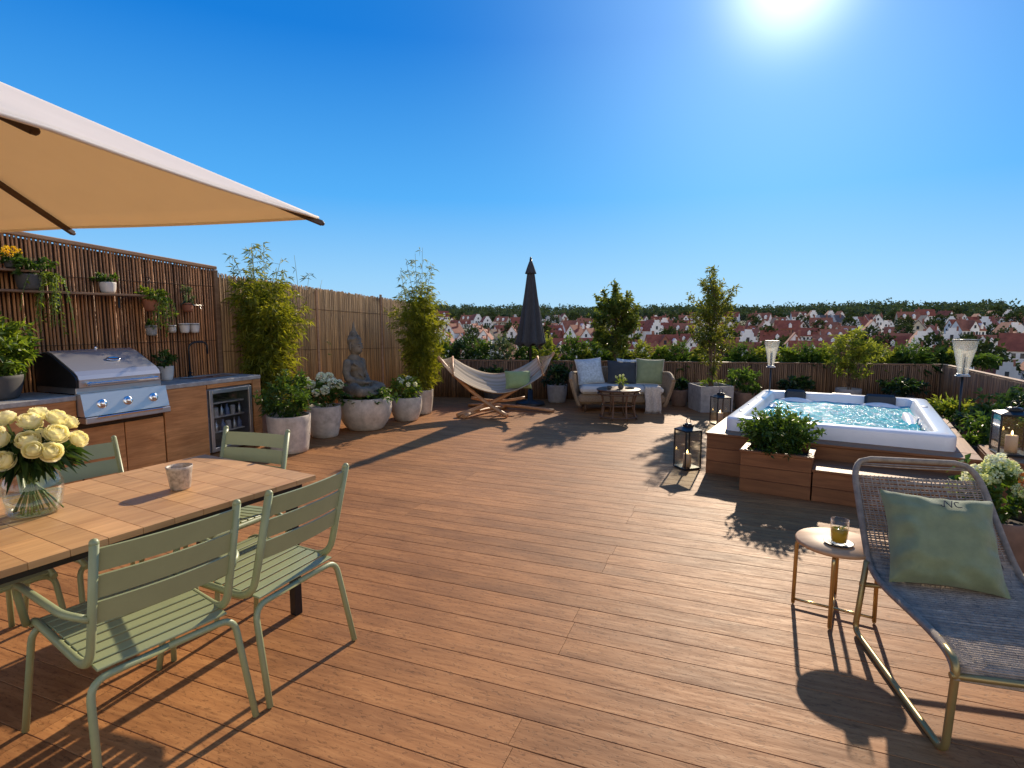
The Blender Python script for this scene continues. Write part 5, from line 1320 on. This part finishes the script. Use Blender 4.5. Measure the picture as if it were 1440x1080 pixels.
def tree_pot(label, loc, r, h, mat, name='potted_tree', sq=False):
    if not sq: return pot_round(name, label, loc, r, h, mat, cat='tree')
    t = thing(name, label, 'tree', loc, R(4)); mb = MB(); hh = h
    a, b = r * .96, r; i_ = r - .03
    vs = [(x * a, y * a, 0) for x, y in ((-1, -1), (1, -1), (1, 1), (-1, 1))] + [(x * b, y * b, hh) for x, y in ((-1, -1), (1, -1), (1, 1), (-1, 1))] + [(x * i_, y * i_, hh) for x, y in ((-1, -1), (1, -1), (1, 1), (-1, 1))] + [(x * i_, y * i_, hh * .85) for x, y in ((-1, -1), (1, -1), (1, 1), (-1, 1))]
    fs = [(3, 2, 1, 0)] + [(4 * l + k, 4 * l + (k + 1) % 4, 4 * l + 4 + (k + 1) % 4, 4 * l + 4 + k) for l in range(3) for k in range(4)]
    mb.add(vs, fs); mb.build('vessel', M[mat], t); mb = MB(); mb.add([(-i_, -i_, hh * .88), (i_, -i_, hh * .88), (i_, i_, hh * .88), (-i_, i_, hh * .88)], [(0, 1, 2, 3)]); mb.build('soil', M['soil'], t); return t
t = tree_pot('round-crowned dark evergreen tree standing right behind the wicker sofa', (1.93, 10.62, 0), .20, .40, 'pot_grey')
small_tree(t, 2.1, (0, 0, 1.55), (.52, .50, .64), 6200, 'leaf_olive', .09, .04, .022, 1, .3, lumps=.22, limbs=24)
t = tree_pot('tall slim airy tree in a square grey concrete planter left of the hot tub', (3.42, 9.65, 0), .285, .44, 'pot_grey', sq=True)
small_tree(t, 2.2, (0, 0, 1.55), (.42, .40, .82), 4600, 'leaf_bamboo', .09, .022, .018, 3, .35, lumps=.6, limbs=20)
bush(t, (0, 0, .47), (.24, .24, .08), 260, .06, .02, 'leaf_bright', stems=0, zmin=.42)
t = tree_pot('low spreading yellow-green sapling behind the hot tub, above the parapet', (5.86, 9.75, 0), .2, .36, 'pot_grey')
small_tree(t, 1.38, (0, 0, 1.02), (.60, .42, .36), 2600, 'leaf_lime', .09, .026, .014, 2, .3, lumps=.6, limbs=18)
def edge_pt(px, off=.33):
    k = (px - 720) / 793 * .9936; a = CORL + Vector((0, off, 0)); e = (CORR - CORL)
    # intersection of the sight line with the planting bed, baked as a fraction along the parapet
    f = (a.x - k * a.y) / (k * e.y - e.x); return a + e * f
row = [
 (626, .22, .34, 'round dark shrub on the back edge, next to the tall airy bamboo', 'leaf', 'r'), (649, .20, .36, 'dark shrub on the back edge, second right of the tall airy bamboo', 'leaf_deep', 'r'),
 (676, .22, .34, 'dark shrub on the back edge above the middle of the hammock', 'leaf', 'r'), (706, .24, .40, 'grey-green shrub on the back edge just left of the closed parasol', 'leaf_grey', 'r'),
 (771, .17, .52, 'tall pale feathery shrub on the back edge just right of the closed parasol', 'leaf_lime', 's'), (806, .24, .40, 'round green shrub on the back edge above the left arm of the sofa', 'leaf', 'r'),
 (843, .17, .42, 'narrow green shrub on the back edge left of the round-crowned tree trunk', 'leaf', 's'), (874, .16, .26, 'low bright shrub on the back edge right of the round-crowned tree trunk', 'leaf_lime', 'r'),
 (904, .20, .44, 'bright feathery shrub on the back edge above the right arm of the sofa', 'leaf_lime', 's'), (930, .14, .24, 'small low shrub on the back edge between sofa and slim tree', 'leaf_bright', 'r'),
 (955, .22, .40, 'spiky dark green shrub on the back edge left of the slim tree', 'leaf', 's'), (1047, .24, .38, 'spiky green shrub on the back edge right of the slim tree', 'leaf', 's'),
 (1110, .14, .26, 'low pale shrub on the back edge right of the left torch lamp', 'leaf_bright', 'r'), (1137, .26, .40, 'spiky dark-hearted shrub on the back edge left of the yellow-green sapling', 'leaf', 's'),
 (1238, .18, .40, 'feathery lime shrub on the back edge right of the yellow-green sapling', 'leaf_lime', 's'), (1283, .30, .42, 'wide dense green shrub on the back edge left of the larger torch lamp', 'leaf', 's'),
 (1325, .16, .20, 'low dark shrub on the back edge beside the larger torch lamp', 'leaf_deep', 'r'), (738, .20, .30, 'dark shrub on the back edge hidden behind the closed parasol pole', 'leaf', 'r'), (822, .16, .30, 'pale bright shrub on the back edge above the pale blue sofa cushion', 'leaf_lime', 's'), (985, .16, .30, 'bright shrub on the back edge behind the slim tree trunk', 'leaf_lime', 's'), (1072, .18, .30, 'lime feathery shrub on the back edge just left of the left torch lamp', 'leaf_lime', 's'), (1165, .18, .34, 'bright shrub on the back edge under the sapling crown, left side', 'leaf_bright', 's'), (1205, .18, .30, 'bright shrub on the back edge under the sapling crown, right side', 'leaf_lime', 's'), (1262, .16, .28, 'small lime shrub on the back edge between two larger green shrubs', 'leaf_lime', 's'), (1345, .15, .22, 'low lime shrub at the parapet corner behind the larger torch lamp', 'leaf_lime', 'r'), (1385, .25, .16, 'low creeping shrub beyond the right corner of the parapet', 'leaf', 'r')]
def spiky(root, r, h, n, mat, z0=0.0, base=.05):
    lf = LF()
    for i in range(n):
        a = rng.uniform(0, 6.28); e = rng.gauss(.75, .35); d = Vector((math.cos(a) * math.cos(e), math.sin(a) * math.cos(e), math.sin(e)))
        p = Vector((math.cos(a) * base * rng.random(), math.sin(a) * base * rng.random(), z0)); L = (r * .7 + h * .6) * rng.uniform(.5, 1.05); tone = min(1, max(0, rng.gauss(.4, .25)))
        q = p + d * L * .35
        lf.add(p, d, L * .6, .022, .05, tone)
        for k in range(3): s = p + d * L * rng.uniform(.2, .6); lf.add(s, d + rdir(-.1) * .5, L * .5, .018, .45, min(1, tone + .15))
    lf.build('foliage', M[mat], root)
for px, r_, h_, lab, mt, kd in row:
    r_, h_ = r_ * 1.2, h_ * 1.38
    p = edge_pt(px, .36 if px < 1300 else .42); t = thing('edge_shrub', lab, 'shrub', (p.x, p.y, .60), rng.uniform(0, 6), 'shrubs planted along the back edge')
    if kd == 'r': bush(t, (0, 0, .10 + h_ * .38), (r_ * 1.2, r_, h_ * .66), int(4200 * r_ + 500), .075, .026, mt, stems=6, zmin=.02)
    else:
        spiky(t, r_, h_, int(420 * r_ + 80), mt); bush(t, (0, 0, .08 + h_ * .36), (r_ * 1.0, r_ * .85, h_ * .5), int(2600 * r_ + 300), .07, .02, mt, stems=5, zmin=.02)
lf = LF()
for i in range(9000):
    f = rng.random(); p = CORL + (CORR - CORL) * f + Vector((0, rng.uniform(.13, .55), .60)); hh = .10 + .12 * max(0, noise.noise(Vector((f * 30, 2, 2))) + .4)
    lf.add(p + Vector((0, 0, rng.random() * hh)), rdir(.6), rng.uniform(.05, .11), rng.uniform(.016, .032), .3)
struct(lf.build('ground_cover', M['leaf']), 'stuff')
low = [
 ((4.05, 9.75, 0), .30, .42, 'leaf', 'dark leafy shrub in a pot between the slim tree and the left torch lamp', .17, .30, 'terra_brown'),
 ((3.02, 10.1, 0), .16, .2, 'leaf_deep', 'small brown pot with a low plant right of the sofa', .15, .30, 'terra_brown'),
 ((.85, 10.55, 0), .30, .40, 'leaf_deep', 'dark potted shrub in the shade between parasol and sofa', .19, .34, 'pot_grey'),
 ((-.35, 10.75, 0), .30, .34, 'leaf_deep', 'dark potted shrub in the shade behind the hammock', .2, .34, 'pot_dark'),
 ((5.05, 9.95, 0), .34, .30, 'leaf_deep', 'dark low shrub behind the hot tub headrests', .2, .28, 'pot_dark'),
 ((6.6, 9.5, 0), .40, .32, 'leaf_deep', 'dark low shrub behind the right end of the hot tub', .2, .28, 'pot_dark')]
for loc, r_, h_, mt, lab, pr_, ph_, pm_ in low:
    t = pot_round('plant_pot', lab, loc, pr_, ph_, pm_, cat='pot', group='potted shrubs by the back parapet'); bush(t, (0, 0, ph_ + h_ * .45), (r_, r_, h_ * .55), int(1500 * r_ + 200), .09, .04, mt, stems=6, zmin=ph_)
t = pot_round('plant_pot', 'arching yellow-green fern by the foot of the larger torch lamp', (5.30, 6.75, 0), .2, .38, 'pot_dark', cat='pot'); spiky(t, .28, .34, 130, 'leaf_lime', .36, .1); bush(t, (0, 0, .45), (.30, .30, .18), 600, .09, .02, 'leaf_bright', stems=4, zmin=.34)
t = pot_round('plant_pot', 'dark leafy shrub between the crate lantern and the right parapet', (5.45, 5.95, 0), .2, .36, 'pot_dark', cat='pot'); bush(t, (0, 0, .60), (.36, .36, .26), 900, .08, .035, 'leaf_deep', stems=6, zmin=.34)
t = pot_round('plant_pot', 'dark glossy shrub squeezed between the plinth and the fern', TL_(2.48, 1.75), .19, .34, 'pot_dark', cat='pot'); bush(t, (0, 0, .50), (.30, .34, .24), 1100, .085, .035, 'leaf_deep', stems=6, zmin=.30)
t = pot_round('plant_pot', 'green leafy plant just behind the crate lantern', TL_(2.42, 1.15), .18, .34, 'pot_dark', cat='pot'); bush(t, (0, 0, .48), (.26, .30, .22), 1000, .075, .028, 'leaf', stems=6, zmin=.30)
t = pot_round('plant_pot', 'small pot of trailing green at the foot of the cedar crate', TL_(2.62, .95), .17, .30, 'pot_dark', cat='pot'); bush(t, (0, 0, .42), (.24, .24, .16), 420, .06, .025, 'leaf_bright', stems=4, zmin=.28)
# ------------------------------------------------------------------ land, town, wooded hill
def ground(x, y):
    r = math.hypot(x, y)
    if r < 60: z = -25.0
    elif r < 200: z = -25 + 6 * (r - 60) / 140
    elif r < 700: z = -19 + 21 * (r - 200) / 500
    elif r < 1050: z = 2 + 13 * (r - 700) / 350
    else: z = 15 - 10 * min(1, (r - 1050) / 900)
    a = math.atan2(x, max(y, 1e-3)) if y > 0 else 1.5
    z += min(1, max(0, (r - 500) / 400)) * 8.0 * noise.noise(Vector((a * 4.2, r / 900, 2.0)))
    return z + 1.2 * noise.noise(Vector((x / 90, y / 90, 0))) * min(1, r / 150)
rad = [9 * 1.13 ** k for k in range(58)]; rad = [r for r in rad if r < 9500]; NA = 144
vs = [(r * math.sin(2 * math.pi * k / NA), r * math.cos(2 * math.pi * k / NA), ground(r * math.sin(2 * math.pi * k / NA), r * math.cos(2 * math.pi * k / NA))) for r in rad for k in range(NA)]
mb = MB(); mb.add(vs, [[i * NA + k, i * NA + (k + 1) % NA, (i + 1) * NA + (k + 1) % NA, (i + 1) * NA + k] for i in range(len(rad) - 1) for k in range(NA)], True)
mb.add([(rad[0] * math.sin(2 * math.pi * k / NA), rad[0] * math.cos(2 * math.pi * k / NA), -25.0) for k in range(NA)], [list(range(NA))])
M['land'] = pmat('land', (.035, .055, .018), .95, var=.5, sc=.03, col2=(.065, .07, .03)); struct(mb.build('terrain', M['land']))

def hexmat(name, c, var=.15): M[name] = pmat(name, c, .85, var=var, sc=.5, bump=0); return M[name]
for k, c in dict(wall_white=(.86, .83, .77), wall_cream=(.66, .56, .40), wall_grey=(.50, .50, .49), wall_brick=(.30, .13, .08), roof_red=(.27, .075, .04), roof_rust=(.30, .11, .06), roof_brown=(.14, .075, .055), roof_slate=(.10, .095, .10)).items(): hexmat(k, c, .28 if 'roof' in k else .1)
M['town_glass'] = pmat('town_glass', (.03, .04, .05), .15, var=.2); M['town_leaf'] = leafmat('town_leaf', (.012, .028, .009), (.05, .075, .02), .15, rough=.9); M['wood_leaf'] = leafmat('wood_leaf', (.022, .042, .024), (.07, .105, .05), .12, rough=.9)
def win(par, x, y, z, w_, h_, d=-1):
    mb = MB(); mb.box((x, y + d * .04, z), (w_, .10, h_)); mb.build('window', M['town_glass'], par)
def build_house(kind, wall, roof, loc, rz, label):
    t = thing('town_house', label, 'house', loc, rz, 'town houses below the wooded hill'); wm, rm = M[wall], M[roof]
    if kind in ('gable', 'step'):
        w_, d, e, h = 7.6, 11.0, 5.6, 10.6
        mb = MB(); v = [(-w_ / 2, 0, -3), (w_ / 2, 0, -3), (w_ / 2, 0, e), (0, 0, h), (-w_ / 2, 0, e)]; v2 = [(x, d, z) for x, y, z in v]
        mb.add(v + v2, [(0, 1, 2, 3, 4), (9, 8, 7, 6, 5), (1, 6, 7, 2), (0, 4, 9, 5)])
        if kind == 'step':
            P = [(-w_ / 2 - .1, -3), (w_ / 2 + .1, -3)]; n = 4
            rs = []
            for k in range(n):
                x = w_ / 2 + .1 - (w_ / 2 - .55) * k / n; z = e + .4 + (h + .9 - e - .4) * (k + .6) / n; x2 = w_ / 2 + .1 - (w_ / 2 - .55) * (k + 1) / n
                rs += [(x, z), (x2, z)]
            P = P + rs + [(-x, z) for x, z in rs[::-1]]; nn = len(P)
            mb.add([(x, -.35, z) for x, z in P] + [(x, .0, z) for x, z in P], [list(range(nn)), list(range(nn, 2 * nn))[::-1]] + [[i, (i + 1) % nn, nn + (i + 1) % nn, nn + i] for i in range(nn)])
        mb.build('wall', wm, t); y0 = -.35 if kind == 'step' else 0
        mb = MB(); o = .35; f = -.35 if kind == 'gable' else .02; sl = (h - e) / (w_ / 2)
        for s in (-1, 1):
            a = [(s * (w_ / 2 + o), f, e - o * sl + .12), (s * (w_ / 2 + o), d + .3, e - o * sl + .12), (0, d + .3, h + .12), (0, f, h + .12)]
            mb.add(a + [(x, y, z + .22) for x, y, z in a], [(0, 1, 2, 3), (7, 6, 5, 4), (0, 4, 5, 1), (3, 2, 6, 7), (0, 3, 7, 4), (1, 5, 6, 2)])
        rf = mb.build('roof', rm, t); mb = MB(); mb.box((1.6, d * .6, h - .4), (.8, .8, 2.8)); mb.build('chimney', M['wall_brick'], rf)
        for (x, z) in ((-1.9, 3.9), (1.9, 3.9), (-1.9, 1.2), (1.9, 1.2), (0, 3.9)): win(t, x, y0, z, 1.1, 1.6)
        win(t, 0, y0, 7.0, 1.2, 1.7)
    else:
        w_, d, e, h = 14.0, 9.0, 5.2, 10.0
        mb = MB(); v = [(-w_ / 2, 0, -3), (-w_ / 2, d, -3), (-w_ / 2, d, e), (-w_ / 2, d / 2, h), (-w_ / 2, 0, e)]; v2 = [(w_ / 2, y, z) for x, y, z in v]
        mb.add(v + v2, [(4, 3, 2, 1, 0), (5, 6, 7, 8, 9), (0, 5, 9, 4), (1, 2, 7, 6)])
        if kind == 'cross':
            c = [(-2.6, -.6, -3), (2.6, -.6, -3), (2.6, -.6, e + 1), (0, -.6, h - .2), (-2.6, -.6, e + 1)]; c2 = [(x, d / 2, z) for x, y, z in c]
            mb.add(c + c2, [(0, 1, 2, 3, 4), (1, 6, 7, 2), (0, 4, 9, 5), (9, 8, 7, 6, 5)])
        mb.build('wall', wm, t); mb = MB(); sl = (h - e) / (d / 2); o = .4
        for (ya, yb, sgn) in ((-o, d / 2, 1), (d + o, d / 2, -1)):
            a = [(-w_ / 2 - .3, ya, e - o * sl + .12), (w_ / 2 + .3, ya, e - o * sl + .12), (w_ / 2 + .3, yb, h + .12), (-w_ / 2 - .3, yb, h + .12)]
            mb.add(a + [(x, y, z + .22) for x, y, z in a], [(0, 1, 2, 3), (7, 6, 5, 4), (0, 4, 5, 1), (3, 2, 6, 7), (0, 3, 7, 4), (1, 5, 6, 2)])
        if kind == 'cross':
            s2 = (h - 1.2 - e) / 2.6
            for s in (-1, 1):
                a = [(s * 2.95, -.9, e + 1 - .35 * s2 + .12), (s * 2.95, d / 2, e + 1 - .35 * s2 + .12), (0, d / 2, h - .05), (0, -.9, h - .05)]
                mb.add(a + [(x, y, z + .2) for x, y, z in a], [(0, 1, 2, 3), (7, 6, 5, 4), (0, 4, 5, 1), (3, 2, 6, 7), (0, 3, 7, 4), (1, 5, 6, 2)])
        rf = mb.build('roof', rm, t); mb = MB(); mb.box((-4.2, d * .55, h + .6), (.9, .9, 2.2)); mb.box((-4.2, d * .55, h + 1.8), (1.1, 1.1, .25)); mb.build('chimney', M['wall_brick'], rf)
        for x in ((4.6,) if kind == 'cross' else ((-3.0, 3.0) if wall == 'wall_cream' else (1.5,))):
            mb = MB(); mb.box((x, 1.2, e + 1.5), (1.7, 2.2, 1.7)); mb.add([(x - 1.05, -.1, e + 2.3), (x + 1.05, -.1, e + 2.3), (x, -.1, e + 3.5), (x - 1.05, 3.4, e + 2.3), (x + 1.05, 3.4, e + 2.3), (x, 3.4, e + 3.5)], [(0, 1, 2), (1, 4, 5, 2), (0, 2, 5, 3)]); mb.box((x, .075, e + 1.5), (1.1, .09, 1.1)); mb.build('dormer', M['wall_white'], rf)
        for x in (-5.4, -3.2, 3.2, 5.4) + ((-1, 1) if kind != 'cross' else ()): win(t, x, 0, 3.6, 1.1, 1.5)
        if kind == 'cross':
            win(t, 0, -.6, 7.0, 1.2, 1.6); win(t, -1.2, -.6, 3.8, 1.1, 1.6); win(t, 1.2, -.6, 3.8, 1.1, 1.6)
    return t
PX = lambda x, y: 720 + 793 * x / (y * .9936)
marks = [(-999, 640, 'beside the airy bamboo'), (640, 690, 'above the hammock'), (690, 726, 'left of the parasol'), (726, 767, 'behind the folded parasol'), (767, 795, 'right of the parasol'), (795, 827, 'left of the round tree'), (827, 905, 'behind the round tree'), (905, 935, 'right of the round tree'), (935, 968, 'left of the slim tree'), (968, 1042, 'behind the slim tree'), (1042, 1076, 'right of the slim tree'), (1076, 1098, 'behind the left torch'), (1098, 1150, 'right of the left torch'), (1150, 1195, 'over the sapling, left half'), (1195, 1245, 'over the sapling, right half'), (1245, 1290, 'right of the sapling'), (1290, 1335, 'left of the larger torch'), (1335, 1375, 'behind the larger torch'), (1375, 1410, 'right of the larger torch'), (1410, 9999, 'at the right photo edge')]
def mark(x, y):
    p = PX(x, y)
    for a, b, m_ in marks:
        if a <= p < b: return m_
rows = ['lowest row', 'second row up', 'third row up', 'fourth row up', 'fifth row up', 'sixth row up', 'seventh row up', 'eighth row up', 'topmost row']
styles = [('gable', 'wall_white', 'roof_red', 'white gabled house with red roof'), ('step', 'wall_white', 'roof_red', 'white stepped-gable house'), ('eave', 'wall_white', 'roof_red', 'broad red-roofed house with dormers'), ('cross', 'wall_white', 'roof_rust', 'rust-roofed house with white cross gable'), ('eave', 'wall_cream', 'roof_rust', 'broad cream house with dormers'), ('gable', 'wall_cream', 'roof_brown', 'cream gabled house with brown roof'), ('step', 'wall_grey', 'roof_slate', 'grey stepped-gable house'), ('eave', 'wall_brick', 'roof_red', 'broad brick house with red roof'), ('gable', 'wall_white', 'roof_slate', 'white gabled house with slate roof'), ('cross', 'wall_brick', 'roof_red', 'red-roofed house with brick cross gable')]
wts = [26, 20, 15, 9, 8, 8, 5, 6, 9, 5]
r3 = random.Random(21); spots = []
for ri in range(9):
    Rr = 205 * 1.14 ** ri; a = R(-9.5) + r3.uniform(0, .03)
    while a < R(44.5):
        si = r3.choices(range(10), wts)[0]; wd = (7.6 if styles[si][0] in ('gable', 'step') else 12.5) * (1 + .1 * r3.random()); rr = Rr * r3.uniform(.94, 1.06)
        aa = a + wd / 2 / rr; spots.append((ri, rr * math.sin(aa), rr * math.cos(aa), aa, si)); a += wd / rr + (r3.uniform(.2, 1.5) if r3.random() < .8 else r3.uniform(5, 11)) / rr
keyed = {}
for s in spots: keyed.setdefault((s[4], s[0], mark(s[1], s[2])), []).append(s)
ordn = {2: ['left one', 'right one'], 3: ['left one', 'middle one', 'right one'], 4: ['leftmost', 'second left', 'second right', 'rightmost'], 5: ['leftmost', 'second left', 'middle one', 'second right', 'rightmost']}
first = {}
for (si, ri, mk), lst in keyed.items():
    lst.sort(key=lambda s: s[3])
    for k, (ri, x, y, aa, si) in enumerate(lst):
        kind, wl, rf, desc = styles[si]
        lab = f'{desc}, {rows[ri]}, {mk}' + (f', {ordn[min(5, len(lst))][min(k, 4)]}' if len(lst) > 1 else '')
        loc = (x, y, ground(x, y) + .3); rz = -aa + 1.5 * noise.noise(Vector((x / 55, y / 55, 3))) + r3.gauss(0, .15); sc = r3.uniform(.62, 1.12)
        if si not in first: first[si] = build_house(kind, wl, rf, loc, rz, lab); first[si].scale = (sc, sc, sc)
        else: dup(first[si], loc, rz, lab, None, (sc, sc, sc * r3.uniform(.9, 1.12)))
# trees among the houses
def far_crown(lf, c, rx_, rz_, n, size):
    ph = Vector((rng.uniform(0, 99), 1, 2))
    for i in range(n):
        d = rdir(.1); q = rng.uniform(.55, 1) * (1 + .35 * noise.noise(d * 2 + ph)); lf.add(Vector(c) + Vector((d.x * rx_, d.y * rx_, d.z * rz_)) * q, d + rdir(0) * .8, size * rng.uniform(.6, 1.3), size * .8, .1, min(1, max(0, .35 + .3 * d.z + rng.gauss(0, .2))))
t0 = None; used = set(); nt_ = 0
while nt_ < 110:
    a = R(r3.uniform(-7, 42)); ri = r3.randrange(0, 9); rr = 205 * 1.14 ** ri * 1.065; x, y = rr * math.sin(a), rr * math.cos(a); mk = mark(x, y)
    if (ri, mk) in used: continue
    used.add((ri, mk)); nt_ += 1; lab = f'dark round-crowned town tree standing behind the {rows[ri].replace(" up", "")} of houses, {mk}'; loc = (x, y, ground(x, y))
    if t0 is None:
        t0 = thing('town_tree', lab, 'tree', loc, 0, 'trees among the town houses'); lf = LF(); far_crown(lf, (0, 0, 6.5), 4.2, 4.6, 420, 1.3); lf.build('crown', M['town_leaf'], t0)
        mb = MB(); mb.tube([(0, 0, -1), (.1, 0, 3), (0, 0, 6)], [.4, .3, .15], 7); mb.build('trunk', M['bark'], t0)
    else: dup(t0, loc, r3.uniform(0, 6), lab, None, r3.uniform(.6, 1.25))
lf = LF()
for i in range(3200):
    a = R(r3.uniform(-11, 46)) if i < 1500 else R(r3.choice((r3.uniform(-80, -9), r3.uniform(44, 88)))); rr = r3.uniform(190, 690) if i < 1500 else r3.uniform(120, 700); x, y = rr * math.sin(a), rr * math.cos(a); s = r3.uniform(1.5, 4.2); far_crown(lf, (x, y, ground(x, y) + s * .5), s, s * .7, 18, 1.5)
struct(lf.build('garden_greenery', M['town_leaf']), 'stuff')
lf = LF()
for i in range(4200):
    a = R(r3.uniform(-50, 50)) if i < 3000 else R(r3.choice((r3.uniform(-90, -48), r3.uniform(48, 95)))); rr = r3.uniform(640, 1080); x, y = rr * math.sin(a), rr * math.cos(a); s = r3.uniform(4, 8) * (.85 + .8 * noise.noise(Vector((x / 70, y / 70, 9)))); far_crown(lf, (x, y, ground(x, y) + s * .8), s, s * r3.uniform(.7, 1.2), 34, 3.4)
struct(lf.build('hill_wood', M['wood_leaf']), 'stuff')
